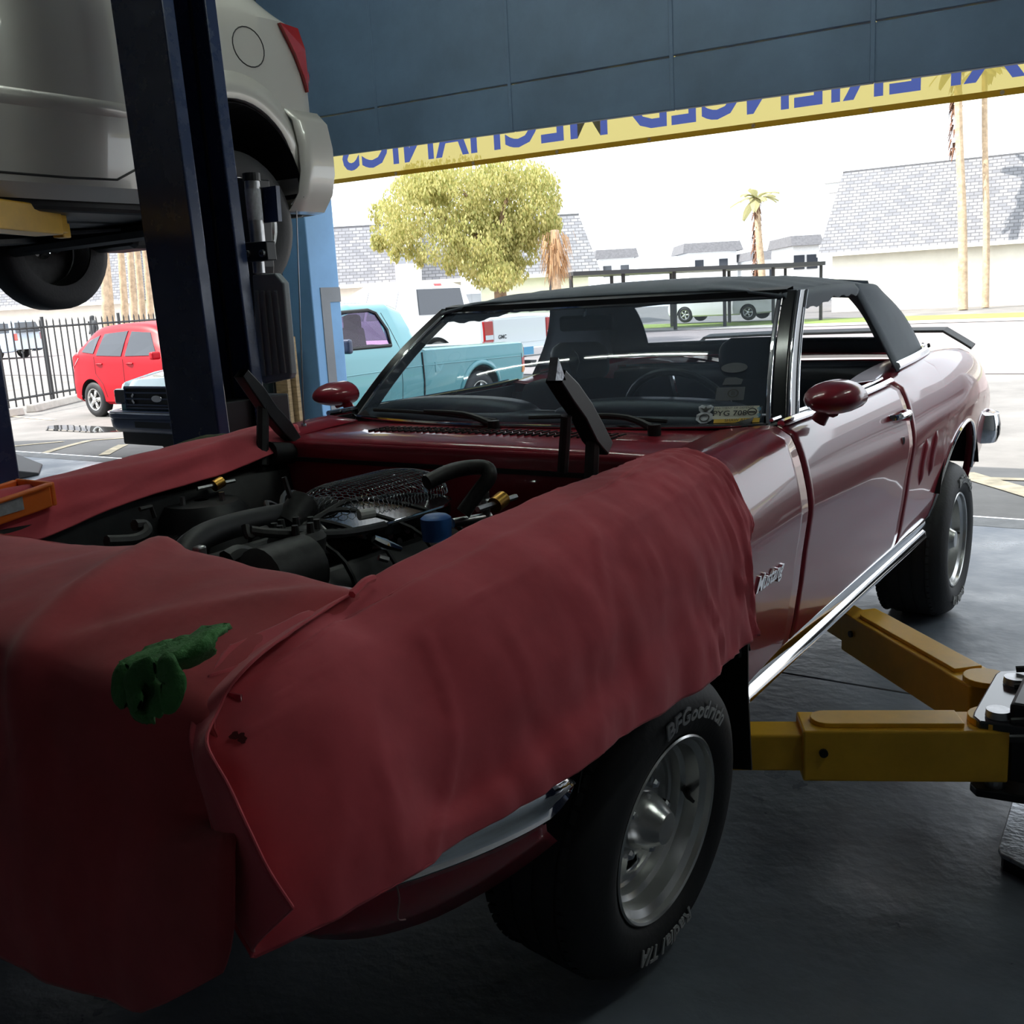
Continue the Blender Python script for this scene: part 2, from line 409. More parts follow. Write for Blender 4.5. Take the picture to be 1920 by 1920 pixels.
# header above the opening, in sheet panels with raised ribs
px = [-4.72, -3.55, -2.35, -1.15, .05, 1.25, 2.45, 3.9]
for a, b in zip(px, px[1:]):
    for (k0, k1) in ((0, .17), (.175, .78), (.785, 1.0)):
        za0, zb0 = hz(a), hz(b); zf = lambda z: z+(CEIL-z)*1
        q = [(a+.004, Y0, lerp(za0, CEIL, k0)), (b-.004, Y0, lerp(zb0, CEIL, k0)), (b-.004, Y0, lerp(za0, CEIL, k1) if False else lerp(zb0, CEIL, k1)), (a+.004, Y0, lerp(za0, CEIL, k1))]
        MB().prism(q, (0, .05, 0)).build('header_panel', 'header_panel', wall_front, bevel=.004, bseg=1)
for a in px[1:-1]: MB().bbox((a-.014, Y0-.006, hz(a)), (a+.014, Y0, CEIL)).build('seam_batten', 'header_panel', wall_front, bevel=.004, bseg=1)
MB().prism([(-4.72, Y0+.05, hz(-4.72)+.55), (3.9, Y0+.05, hz(3.9)+.55), (3.9, Y0+.05, CEIL), (-4.72, Y0+.05, CEIL)], (0, .28, 0)).build('header_beam', 'inner_wall', wall_front)
wl = MB().bbox((-12.2, -5, -.3), (-12, Y1, CEIL)); struct(wl.build('wall_left', 'shop_wall'), 'dark side wall of the workshop')
wr = MB().bbox((XR, -5, -.3), (XR+.2, Y0, CEIL)); struct(wr.build('wall_right', 'shop_wall'), 'dark right hand wall of the workshop')
wb = MB().bbox((-12.2, -5.2, -.3), (XR+.2, -5, CEIL)); struct(wb.build('wall_back', 'shop_wall'), 'dark rear wall of the workshop')
ce = MB().bbox((-12.2, -5.2, CEIL), (XR+.2, Y1, CEIL+.15)); struct(ce.build('ceiling', 'ceiling'), 'dark workshop ceiling')
# steel door track beside the jamb
MB().bbox((-4.86, 4.20, 0), (-4.74, 4.29, 2.9)).build('door_track', 'lift_black', wall_front, bevel=.01)
MB().bbox((-4.98, 4.22, 0), (-4.94, 4.29, 2.9)).build('conduit', 'inner_wall', wall_front, bevel=.01)
# fluorescent fittings whose reflection shows in the windscreen
for i, (x0, x1) in enumerate(((-4.6, -3.2), (-3.1, -1.45), (-1.35, .1))):
    t = thing('fluorescent_fitting', ('ceiling fluorescent fitting over the far side of the lifted hatchback', 'ceiling fluorescent fitting over the near side of the lifted hatchback', 'ceiling fluorescent fitting above the soft top of the convertible')[i], 'ceiling light', ((x0+x1)/2, 1.5, CEIL), 0, 'fluorescent fittings on the ceiling')
    MB().bbox((x0, 1.42, CEIL-.07), (x1, 1.58, CEIL)).build('housing', 'white_plastic', t, bevel=.01)
    MB().cyl((x0+.04, 1.5, CEIL-.1), (x1-.04, 1.5, CEIL-.1), .019, seg=12).build('tube', 'tube_light', t, smooth=True)
    for x in (x0+.03, x1-.03): MB().box((x, 1.5, CEIL-.1), (.03, .05, .07)).build('tube_holder', 'white_plastic', t)

for i, y0 in enumerate((.1, 1.9)):
    t = thing('fluorescent_fitting', ('ceiling fluorescent fitting on the driver side above the swing arms', 'ceiling fluorescent fitting on the driver side near the bay opening')[i], 'ceiling light', (2.9, y0+.75, CEIL), 0, 'fluorescent fittings on the ceiling')
    MB().bbox((2.82, y0, CEIL-.07), (2.98, y0+1.5, CEIL)).build('housing', 'white_plastic', t, bevel=.01)
    MB().cyl((2.9, y0+.04, CEIL-.1), (2.9, y0+1.46, CEIL-.1), .019, seg=12).build('tube', 'tube_light', t, smooth=True)
    for y in (y0+.03, y0+1.47): MB().box((2.9, y, CEIL-.1), (.05, .03, .07)).build('tube_holder', 'white_plastic', t)

# ---- banner hung outside the opening, its back towards us
YB = 4.70; bz = lambda x: 2.455-.0155*(x+4.28)
ban = thing('banner', 'yellow vinyl banner with blue capitals hung over the bay opening, seen from behind', 'banner', (-.9, YB, 2.40))
BH = .86
LOOPS = []
# hem
MB().prism([(-5.2, YB-.002, bz(-5.2)), (3.6, YB-.002, bz(3.6)), (3.6, YB-.002, bz(3.6)+.035), (-5.2, YB-.002, bz(-5.2)+.035)], (0, -.002, 0)).build('hem', 'banner_yellow', ban)
def outline(v, f):
    """closed border loops of a flat mesh"""
    key = {}; ids = []
    for p in v: k = (round(p.x, 5), round(p.y, 5)); ids.append(key.setdefault(k, len(key)))
    pts = list(key); cnt = {}
    for q in f:
        q = [ids[i] for i in q]
        for a, b in zip(q, q[1:]+q[:1]):
            if a != b: cnt[frozenset((a, b))] = cnt.get(frozenset((a, b)), 0)+1
    nb = {}
    for e, c in cnt.items():
        if c == 1: a, b = tuple(e); nb.setdefault(a, []).append(b); nb.setdefault(b, []).append(a)
    out = []; seen = set()
    for st in list(nb):
        if st in seen: continue
        lp = [st]; seen.add(st); cur = st
        while True:
            nx = [n for n in nb[cur] if n not in seen]
            if not nx: break
            cur = nx[0]; seen.add(cur); lp.append(cur)
        if len(lp) > 2: out.append([pts[i] for i in lp])
    return out
def place_banner(word, xl, xr, cap=.36, base=.085):
    """word mirrored: reads right to left from inside; xl..xr on the wall. The ink takes the place of the yellow"""
    v, f = text_mesh(word, 1, .016, 0, align='LEFT', spacing=1.02)
    x0 = min(p.x for p in v); x1 = max(p.x for p in v); y1 = max(p.y for p in v); y0 = min(p.y for p in v)
    fl_ = []
    for p in v: x = xr-(p.x-x0)/(x1-x0)*(xr-xl); fl_.append(Vector((x, bz(x)+base+(p.y-y0)/(y1-y0)*cap, 0)))
    LOOPS.extend(outline(fl_, f))
    return MB().add([(q.x, YB, q.y) for q in fl_], f).build('lettering', 'banner_blue', ban)
pL = lambda px_, py_: at(px_, py_, 'Y', YB).x
place_banner('MECHANICS', pL(642, 300), pL(1139, 240))
place_banner('EXPERIENCED', pL(1182, 230), pL(1990, 130))
cu = bpy.data.curves.new('sheet', 'CURVE'); cu.dimensions = '2D'; cu.fill_mode = 'BOTH'
for lp in [[(-5.2, bz(-5.2)), (3.6, bz(3.6)), (3.6, bz(3.6)+BH), (-5.2, bz(-5.2)+BH)]]+LOOPS:
    sp = cu.splines.new('POLY'); sp.points.add(len(lp)-1); sp.use_cyclic_u = True
    for k, q in enumerate(lp): sp.points[k].co = (q[0], q[1], 0, 1)
co_ = bpy.data.objects.new('sheet_curve', cu); COL.objects.link(co_)
me = bpy.data.meshes.new_from_object(co_.evaluated_get(bpy.context.evaluated_depsgraph_get()))
MB().add([(p.co.x, YB, p.co.y) for p in me.vertices], [tuple(q.vertices) for q in me.polygons]).build('sheet', 'banner_yellow', ban)
bpy.data.objects.remove(co_); bpy.data.curves.remove(cu); bpy.data.meshes.remove(me)
for px_, py_ in ((743, 324), (888, 305), (1045, 283), (1218, 258), (1413, 229), (1633, 200), (1880, 167)):
    x = pL(px_, py_); MB().cyl((x, YB-.002, bz(x)+.018), (x, YB-.010, bz(x)+.018), .012, seg=10).build('eyelet', 'eyelet', ban)
# far end of the banner over the pillar
# ================================================================== the red convertible on the lift
car = thing('convertible_car', 'classic dark red convertible with black soft top, bonnet removed, raised on lift arms', 'car', (0, 1.37, 0))
ZT = [(-.98, .93), (-.8, .965), (-.5, 1.0), (0, 1.035), (.45, 1.058), (.75, 1.072), (1.3, 1.070), (1.84, 1.078), (2.1, 1.10), (2.6, 1.125), (3.0, 1.115), (3.35, 1.08), (3.62, 1.03)]
XT = [(-.98, .70), (-.7, .765), (-.3, .785), (.4, .79), (.75, .795), (1.84, .79), (2.2, .785), (2.7, .79), (3.3, .76), (3.62, .70)]
XW = [(-.98, .81), (-.7, .868), (-.3, .885), (.4, .882), (.75, .878), (1.6, .874), (2.1, .878), (2.74, .890), (3.2, .872), (3.62, .82)]
def sec(y):
    """cross section of the flank: list of (x, z) from crown to sill"""
    zt, xt, xw = sinterp(y, ZT), sinterp(y, XT), sinterp(y, XW)
    return [(xt, zt), (xt+.028, zt-.012), (lerp(xt, xw, .62), zt-.055), (xw-.012, zt-.125), (xw, zt-.205), (xw-.006, zt-.26), (xw-.016, zt-.33),
            (xw-.024, zt-.40), (xw-.032, zt-.455), (xw-.040, zt-.51), (xw-.052, zt-.565), (xw-.068, zt-.61), (xw-.080, zt-.66)]
def flank_x(y, z):
    s_ = sec(y)
    if z >= s_[0][1]: return s_[0][0]
    return sinterp(-z, [(-b, a) for a, b in s_])
AR, AH, AZ = .385, .385, .452
def arch(y):
    for yc in (0.0, 2.743):
        d = (y-yc)/AR
        if abs(d) < 1: return AZ+AH*math.sqrt(1-d*d)
    return None
def zbot(y):
    a = arch(y)
    if a is not None: b = max(a, .665) if y < 0 else a
    elif y < -.3: b = .665
    elif y > 3: b = lerp(.56, .60, (y-3.1)/.5)
    else: b = .462
    if y < -AR: b = max(b, .665)
    elif y > 2.743+AR: b = max(b, .56)
    return b
def ysamples(a, b, n):
    s_ = [a+(b-a)*i/n for i in range(n+1)]
    for yc in (0.0, 2.743):
        for k in range(33):
            s_.append(yc-AR*math.cos(PI*k/32))
        s_ += [yc-AR-.002, yc+AR+.002]
    return sorted({round(q, 4) for q in s_ if a <= q <= b})
def flank(name, y0, y1, side, mat='red_paint', n=26, topflange=0.0):
    rows = []
    for y in ysamples(y0, y1, n):
        zt = sinterp(y, ZT); zb = min(zbot(y), zt-.03); col = []
        if topflange: col += [(side*(sinterp(y, XT)-topflange), y, zt-.012), (side*(sinterp(y, XT)-.03), y, zt+.002)]
        for k in range(27):
            t = k/26; z = lerp(zt, zb, t); col.append((side*flank_x(y, z), y, z))
        zi = zb; col.append((side*(flank_x(y, zb)-.03), y, zb+.004))
        rows.append(col)
    return MB().grid(rows).build(name, mat, car, smooth=55, solid=.004, soff=0)
parts = {}
for s in (1, -1):
    flank('front_fender', -.97, .748, s, n=30, topflange=.15)
    d_ = flank('door', .758, 1.842, s, n=24)
    q_ = flank('quarter_panel', 1.852, 3.62, s, n=34, topflange=.16)
    # dark jambs behind the shut lines
    for y in (.753, 1.847): MB().box((s*.765, y, .79), (.06, .05, .50)).build('door_jamb', 'black', car)
    # chrome wheel opening mouldings
    for yc in (0., 2.743):
        pts = [(s*(flank_x(yc-AR*math.cos(a), min(AZ+AH*math.sin(a), .95))+.004), yc-AR*math.cos(a), max(AZ+AH*math.sin(a), .47)) for a in [PI*k/36 for k in range(37)]]
        if yc == 0: pts = [p for p in pts if not (p[1] < 0 and p[2] < .665)]
        else: pts = [p for p in pts if not (p[1] > 2.743 and p[2] < .56)]
        MB().tube(pts, .007, 6).build('wheel_opening_trim', 'chrome', car, smooth=True)
    # rocker moulding: stepped chrome profile
    rk = []
    prof = [(.800, .520), (.822, .508), (.826, .486), (.815, .470), (.824, .462), (.828, .440), (.812, .424), (.79, .424)]
    for i in range(25):
        y = lerp(.39, 2.365, i/24); rk.append([(s*(x+.004), y, z) for x, z in prof])
    MB().grid(rk).build('rocker_moulding', 'chrome', car, smooth=50, solid=.003)
    MB().bbox((s*.60, .39, .40), (s*.80, 2.36, .50)).build('sill', 'red_paint', car, bevel=.02)
    # belt moulding on the door
    pts = [(s*(sinterp(y, XT)+.006), y, sinterp(y, ZT)+.006) for y in [lerp(.77, 1.86, i/20) for i in range(21)]]
    MB().tube(pts, .010, 8).build('belt_moulding', 'chrome', car, smooth=True)
    pts = [(s*(sinterp(y, XT)-.030), y, sinterp(y, ZT)+.010) for y in [lerp(.80, 1.88, i/20) for i in range(21)]]
    MB().tube(pts, .006, 6).build('window_weatherstrip', 'chrome', car, smooth=True)
    # inner door trim
    rw = [[(s*.765, y, z) for z in (.5, .75, 1.07)] for y in [lerp(.77, 1.85, i/6) for i in range(7)]]
    MB().grid(rw).build('door_trim_panel', 'vinyl', car, solid=.02)
    # door handle (push button)
    hh = MB(); hy = 1.70; hx = flank_x(hy, .985)
    hh.tube([(s*(hx+.002), hy-.075, .985), (s*(hx+.030), hy-.06, .988), (s*(hx+.034), hy+.03, .990), (s*(hx+.022), hy+.075, .988), (s*(hx+.002), hy+.085, .984)], .010, 8, n=4)
    hd = hh.build('door_handle', 'chrome', car, smooth=True)
    MB().cyl((s*hx, hy+.055, .975), (s*(hx+.036), hy+.055, .975), .013, seg=12).build('button', 'chrome', hd, smooth=True)
    lk = MB().cyl((s*(flank_x(1.70, .90)-.002), 1.72, .90), (s*(flank_x(1.70, .90)+.006), 1.72, .90), .013, seg=12).build('door_lock', 'chrome', car, smooth=True)
    # simulated side scoops ahead of the rear wheel: two tall shallow pods
    for (y, z0, z1) in ((2.06, .69, .86), (2.20, .70, .87)):
        pl = []
        for k in range(15):
            t = k/14; z = lerp(z0, z1, t); e = min(1, math.sin(PI*(.08+.84*t))*1.6); wd_ = .034*(.6+.4*math.sin(PI*t))
            pl.append([(s*(flank_x(y+wd_*q, z)-.002+.014*e*max(0, 1-abs(q)**2.6)*(1-.35*q)), y+wd_*q, z) for q in (-1, -.8, -.5, -.2, .1, .4, .7, .9, 1)])
        MB().grid(pl).build('side_scoop', 'red_paint', car, smooth='all')
    # wheel houses
    for yc in (0., 2.743):
        wr_ = [[(s*x, yc-.42*math.cos(a), .44+.44*math.sin(a)) for x in (.52, .865)] for a in [PI*(.12+.76*k/16) for k in range(17)]]
        MB().grid(wr_).build('wheel_house', 'wheel_well', car, solid=.004)
        MB().prism([(s*.52, yc-.42*math.cos(a), .44+.44*math.sin(a)) for a in [PI*k/16 for k in range(17)]], (s*-.01, 0, 0)).build('wheel_house_wall', 'wheel_well', car)
# script emblem on the visible fender
v, f = text_mesh('Mustang', .054, .0012, .003, 1.0)
def on_flank(p, y0, z0, sh=.35):
    y = y0+p.x+p.y*sh; z = z0+p.y; return (flank_x(y, z)+.004+p.z, y, z)
MB().add([on_flank(p, .492, .735) for p in v], f).build('script_emblem', 'chrome', car)
# front: header panel, grille, headlights, valance, bumper
fr = [[(x, -.97-.05*(1-(x/.75)**2), z) for z in (.97, .90, .86)] for x in [lerp(-.75, .75, i/20) for i in range(21)]]
MB().grid(fr).build('front_panel', 'red_paint', car, smooth=True, solid=.004)
fr = [[(x, y, z) for y, z in ((-.60, .985), (-.8, .985), (-.99-.03*(1-(x/.75)**2), .965))] for x in [lerp(-.70, .70, i/20) for i in range(21)]]
MB().grid(fr).build('header_top_panel', 'red_paint', car, smooth=True, solid=.004)
gr = MB().bbox((-.52, -.96, .66), (.52, -.93, .86)).build('grille', 'black', car)
for i in range(9): MB().bbox((-.52, -.975, .67+i*.021), (.52, -.965, .675+i*.021)).build('grille_bar', 'engine_grey', gr)
for s in (1, -1):
    hl = MB().lathe([(0, .098), (.03, .096), (.035, .085), (.02, .084)], 32, Matrix.Translation((s*.645, -.955, .79)) @ Matrix.Rotation(-PI/2, 4, 'Z')).build('headlight_bezel', 'chrome', car, smooth=True)
    MB().sphere((s*.645, -.965, .79), (.084, .03, .084), 20, 10).build('lens', 'lamp_clear', hl, smooth=True)
bp = [(.898, -.475, .668), (.908, -.54, .675), (.906, -.64, .688), (.89, -.76, .705), (.85, -.88, .72), (.77, -.965, .73), (.62, -1.005, .735), (.35, -1.025, .735), (0, -1.03, .735)]
bp = bp+[(-x, y, z) for x, y, z in bp[-2::-1]]
cl = resample(bp, 4); rows = []
for i, p in enumerate(cl):
    t = (cl[min(i+1, len(cl)-1)]-cl[max(i-1, 0)]).normalized(); nrm = Vector((t.y, -t.x, 0)).normalized()
    if nrm.dot(Vector((p.x, p.y-0, 0))) < 0: nrm = -nrm
    e = min(1, min(i, len(cl)-1-i)/5); e = math.sqrt(max(.03, e)) if e < 1 else 1
    rows.append([p+nrm*a-Vector((0, 0, -b*e)) for a, b in ((-.035, .042), (-.008, .042), (.010, .026), (.014, .004), (.004, -.016), (.010, -.026), (-.004, -.042), (-.035, -.045))])
MB().grid(rows).build('front_bumper', 'chrome', car, smooth=60, solid=.003)
va = [[(x*k, y+dy, z) for z, k, dy in ((.69, .985, .04), (.60, .97, .07), (.54, .94, .14))] for x, y, _ in [tuple(p) for p in cl[6:-6]]]
MB().grid(va).build('front_valance', 'red_paint', car, smooth=True, solid=.004)
bp2 = [(.80, 3.40, .70), (.865, 3.44, .70), (.86, 3.56, .70), (.80, 3.66, .70), (.6, 3.70, .70), (0, 3.72, .70)]
bp2 = bp2+[(-x, y, z) for x, y, z in bp2[-2::-1]]; cl2 = resample(bp2, 4); rows = []
for i, p in enumerate(cl2):
    t = (cl2[min(i+1, len(cl2)-1)]-cl2[max(i-1, 0)]).normalized(); nrm = Vector((t.y, -t.x, 0)).normalized()
    if nrm.dot(Vector((p.x, p.y-3.2, 0))) < 0: nrm = -nrm
    rows.append([p+nrm*a+Vector((0, 0, b)) for a, b in ((-.03, .085), (.012, .075), (.022, .03), (.022, -.02), (.008, -.055), (-.03, -.06))])
MB().grid(rows).build('rear_bumper', 'chrome', car, smooth=60, solid=.003)
# tail, deck lid, spoiler
tl = [[(x, 3.60+.03*(1-(x/.75)**2), z) for z in (1.03, .90, .62)] for x in [lerp(-.75, .75, i/12) for i in range(13)]]
MB().grid(tl).build('tail_panel', 'red_paint', car, smooth=True, solid=.004)
dk = [[(x, y, z+.012*(1-(x/.65)**2)) for y, z in ((2.72, 1.115), (3.0, 1.112), (3.3, 1.085), (3.55, 1.05), (3.62, 1.03))] for x in [lerp(-.64, .64, i/12) for i in range(13)]]
MB().grid(dk).build('deck_lid', 'red_paint', car, smooth=True, solid=.004)
sp_ = [(.74, 3.60, 1.085), (.70, 3.585, 1.115), (.62, 3.55, 1.172), (.3, 3.56, 1.178), (-.3, 3.56, 1.178), (-.62, 3.55, 1.172), (-.70, 3.585, 1.115), (-.74, 3.60, 1.085)]
rows = []
for p in sp_: p = Vector(p); rows.append([p+Vector(q) for q in ((0, -.05, -.012), (0, .05, .006), (0, .055, .012), (0, -.045, .0))])
MB().grid(rows, closed_v=True).build('rear_spoiler', 'black', car, bevel=.003, bseg=1)
# cowl panel with vent slots, firewall
cw = [[(x, y, z-.010*(x/.7)**2) for y, z in ((.40, 1.040), (.44, 1.052), (.60, 1.058), (.70, 1.060), (.84+.0*x, 1.058))] for x in [lerp(-.70, .70, i/24) for i in range(25)]]
cowl = MB().grid(cw).build('cowl_panel', 'red_paint', car, smooth=True, solid=.004)
for j in range(2):
    for i in range(36):
        x = -.42+i*.024
        MB().box((x, .575+j*.05, 1.0605-.010*(x/.7)**2), (.007, .038, .006)).build('vent_slot', 'black', cowl)
fw = [[(x, .40-.01*math.sin(z*9), z) for z in (1.042, 1.02, .94, .80, .55)] for x in [lerp(-.72, .72, i/10) for i in range(11)]]
MB().grid(fw).build('firewall', 'red_paint', car, smooth=True, solid=.006)
MB().box((0, .395, .99), (1.44, .02, .012)).build('cowl_seal', 'black', car)
# engine bay sides, radiator support, floor
for s in (1, -1):
    ap = [[(s*x, y, z) for x, z in ((.655, .985+.02*(y+.6)), (.61, .96), (.585, .80), (.56, .50))] for y in [lerp(-.62, .40, i/10) for i in range(11)]]
    MB().grid(ap).build('inner_fender', 'engine_black', car, smooth=True, solid=.006)
    tw = MB().lathe([(0, .15), (.12, .125), (.15, .10), (.155, .02)], 20, Matrix.Translation((s*.565, .02, .78)) @ Matrix.Rotation(-PI/2, 4, 'Y')).build('shock_tower', 'engine_black', car, smooth=True)
    for k in range(3):
        a = k*2*PI/3+.5; MB().cyl((s*.565+.06*math.cos(a), .02+.06*math.sin(a), .92), (s*.565+.06*math.cos(a), .02+.06*math.sin(a), .955), .008, seg=6).build('stud', 'steel', tw)
MB().bbox((-.62, -.64, .52), (.62, -.56, .975)).build('radiator_support', 'engine_black', car, bevel=.01)
rad = MB().bbox((-.34, -.57, .50), (.36, -.50, .93)).build('radiator', 'engine_grey', car, bevel=.01)
MB().cyl((.18, -.535, .93), (.18, -.535, .955), .03, seg=16).build('radiator_cap', 'steel', rad, smooth=True)
MB().bbox((-.60, -.62, .42), (.60, .42, .46)).build('engine_bay_floor', 'engine_black', car)
MB().bbox((-.72, .40, .40), (.72, 3.55, .44)).build('floor_pan', 'engine_black', car)
# ---- windscreen
WB = lambda x: Vector((x, .838-.150*(1-(x/.74)**2), 1.062))
WT = lambda x: Vector((x*.845, 1.262-.105*(1-(x/.74)**2), 1.398))
def ws(x, v):
    """point on the windscreen; x = across at the base, v = 0 base .. 1 header"""
    a, b = WB(x), WT(x); p = a.lerp(b, v); p.y -= .030*math.sin(PI*v)*(1-(x/.80)**2); p.z += .018*math.sin(PI*v); return p
gl = [[ws(lerp(-.73, .73, i/32), lerp(0, 1, j/10)) for j in range(11)] for i in range(33)]
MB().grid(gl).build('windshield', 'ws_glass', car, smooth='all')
for s in (1, -1):
    # A pillar: dark post with chrome edges
    a = [(WB(s*.755)+Vector((0, .01, -.01))), (WT(s*.755)+Vector((0, .01, .01)))]
    def pil(off0, off1, mat, name, par, wdt, dep):
        r_ = []
        for i in range(9):
            p = a[0].lerp(a[1], i/8); p = p+Vector((0, -.022*math.sin(PI*i/8), .012*math.sin(PI*i/8)))
            o_ = Vector((s*off0, off1, 0)); r_.append([p+o_+Vector(q) for q in ((-wdt, -dep, 0), (wdt, -dep, 0), (wdt, dep, 0), (-wdt, dep, 0))])
        return MB().grid(r_, closed_v=True).build(name, mat, par, bevel=.004, smooth=30)
    pp = pil(.012, .035, 'black_gloss', 'windshield_pillar', car, .020, .045)
    pil(-.015, -.012, 'chrome', 'pillar_trim', pp, .007, .006); pil(.034, .010, 'chrome', 'pillar_trim', pp, .005, .006); pil(.034, .078, 'chrome', 'pillar_trim', pp, .004, .004)
hdr = [[ws(x, 1.0)+Vector(q) for q in ((0, -.012, -.012), (0, -.008, .014), (0, .05, .022), (0, .06, -.012))] for x in [lerp(-.76, .76, i/24) for i in range(25)]]
MB().grid(hdr, closed_v=True).build('windshield_header', 'vinyl', car, smooth=50)
MB().tube([ws(x, .985)+Vector((0, -.012, -.004)) for x in [lerp(-.74, .74, i/24) for i in range(25)]], .005, 6).build('header_trim', 'chrome', car, smooth=True)
MB().tube([ws(x, .0)+Vector((0, -.012, .004)) for x in [lerp(-.74, .74, i/24) for i in range(25)]], .006, 6).build('windshield_base_trim', 'chrome', car, smooth=True)
MB().tube([ws(x, .0)+Vector((0, .006, .0)) for x in [lerp(-.74, .74, i/24) for i in range(25)]], .007, 6).build('windshield_gasket', 'black', car, smooth=True)
# wipers
def wiper(x0, x1, name='wiper'):
    piv = Vector((x0, .655, 1.072)); tip = ws(x1, .05)+Vector((0, -.012, .008)); mid = ws(lerp(x0, x1, .52), .055)+Vector((0, -.02, .016))
    o = MB().tube([piv, piv.lerp(mid, .4)+Vector((0, 0, .014)), mid], [.012, .009, .005], 8, n=4).build(name, 'black', car, smooth=True)
    a = ws(lerp(x0, x1, .02), .03)+Vector((0, -.012, .006))
    MB().tube([a, mid+Vector((0, .006, -.006)), tip], .006, 6, n=5).build('blade', 'black', o, smooth=True)
    MB().cyl(piv-Vector((0, 0, .02)), piv+Vector((0, 0, .012)), .018, seg=12).build('pivot', 'black', o, smooth=True)
wiper(-.02, -.62); wiper(.50, .08)
# windscreen stickers
def find_ws(px, py):
    best = None; d0 = ray(px, py).normalized()
    x, v = .5, .2
    for it in range(40):
        def err(x_, v_):
            q = ws(x_, v_)-CAM; q = q/q.dot(RF); return Vector((q.dot(RX)*FPX+960-px, -q.dot(RU)*FPX+960-py))
        e = err(x, v); ex = (err(x+1e-3, v)-e)/1e-3; ev = (err(x, v+1e-3)-e)/1e-3
        det = ex.x*ev.y-ex.y*ev.x
        x -= (e.x*ev.y-e.y*ev.x)/det; v -= (ex.x*e.y-ex.y*e.x)/det
        x = max(-.74, min(.74, x)); v = max(0, min(1, v))
    return x, v
def wsn(x, v):
    t1 = ws(x+.01, v)-ws(x-.01, v); t2 = ws(x, v+.01)-ws(x, v-.01); n = t1.cross(t2).normalized()
    if n.y > 0: n = -n
    return t1.normalized(), t2.normalized(), n
def sticker(name, px, py, poly, mat, lab=None, par=None, off=.0015):
    x, v = find_ws(px, py); t1, t2, n = wsn(x, v); c0 = ws(x, v)
    pts = [c0+t1*a+t2*b+n*off for a, b in poly]
    o = MB().prism(pts, n*-.0008).build(name, mat, par or car)
    if lab: o['label'] = lab
    return o, (c0, t1, t2, n)
def sticker_text(txt, fr_, size, ox, oy, mat, par, bold=0.0, off=.0035, vert=False):
    c0, t1, t2, n = fr_; vv, ff = text_mesh(txt, size, bold)
    if vert: vv = [Vector((-p.y, p.x, 0)) for p in vv]
    MB().add([c0+t1*(p.x+ox)+t2*(p.y+oy)+n*off for p in vv], ff).build('lettering', mat, par)
rect = lambda a, b: [(-a, -b), (a, -b), (a, b), (-a, b)]
st, fr_ = sticker('permit_sticker', 1380, 774, rect(.060, .022), 'sticker_white', 'pale parking permit sticker with black lettering')
sticker_text('DEPARTMENT OF DEFENSE', fr_, .0095, -.012, .0115, 'ink', st)
sticker_text('PYG 708', fr_, .025, -.016, -.012, 'ink', st, .0003)
c0, t1, t2, n = fr_
MB().add([c0+t1*(.042+.013*math.cos(a)*r_)+t2*(.0+.013*math.sin(a)*r_)+n*.003 for r_ in (1, .78) for a in [2*PI*k/20 for k in range(20)]], [(k, (k+1) % 20, 20+(k+1) % 20, 20+k) for k in range(20)]).build('seal', 'ink', st)
MB().box((0, 0, 0), (.018, .0014, .003)).xform(Matrix.Translation(c0+t1*.042+n*.003) @ Matrix((t1, n, t2)).transposed().to_4x4()).build('seal_bar', 'ink', st)
st2, fr2 = sticker('permit_sticker_strip', 1381, 789, rect(.060, .0075), 'sticker_yellow', 'yellow strip with black lettering under the permit')
sticker_text('SHAW AFB', fr2, .013, 0, -.0045, 'ink', st2)
bd = [(0, .026), (.012, .030), (.020, .024), (.018, .012), (.012, .004), (.022, -.004), (.022, -.022), (.008, -.034), (-.008, -.034), (-.022, -.022), (-.022, -.004), (-.012, .004), (-.018, .012), (-.020, .024), (-.012, .030)]
st3, fr3 = sticker('badge_sticker', 1322, 776, bd, 'plate_steel', 'silver badge shaped sticker')
c0, t1, t2, n = fr3
MB().add([c0+t1*(.014*math.cos(a)*r_)+t2*(-.016+.014*math.sin(a)*r_)+n*.003 for r_ in (1, .75) for a in [2*PI*k/20 for k in range(20)]], [(k, (k+1) % 20, 20+(k+1) % 20, 20+k) for k in range(20)]).build('seal', 'ink', st3)
MB().add([c0+t1*a+t2*b+n*.003 for a, b in ((-.017, .02), (0, .006), (.017, .02), (.004, .016), (0, .024), (-.004, .016))], [(0, 1, 2, 3, 4, 5)]).build('wings', 'ink', st3)
st4, fr4 = sticker('year_sticker', 1423, 774, rect(.008, .022), 'sticker_dark')
sticker_text('9', fr4, .022, 0, .002, 'sticker_blue', st4); sticker_text('9', fr4, .022, 0, -.02, 'sticker_blue', st4)
ov = [(.036*math.cos(a), .020*math.sin(a)) for a in [2*PI*k/24 for k in range(24)]]
sticker('oval_sticker', 1377, 690, ov, 'sticker_dark', 'faint dark oval sticker')
sticker('decal', 1372, 715, [(-.024, -.014), (.026, -.014), (.03, .004), (.01, .014), (-.018, .012)], 'sticker_dark')
st5, fr5 = sticker('square_decal', 1369, 739, rect(.038, .024), 'sticker_dark', 'dark square decal with a ringed letter')
c0, t1, t2, n = fr5
MB().add([c0+t1*(.008+.015*math.cos(a)*r_)+t2*(.015*math.sin(a)*r_)+n*.003 for r_ in (1, .8) for a in [2*PI*k/20 for k in range(20)]], [(k, (k+1) % 20, 20+(k+1) % 20, 20+k) for k in range(20)]).build('ring', 'engine_grey', st5)
sticker_text('B', fr5, .02, .008, -.007, 'engine_grey', st5)
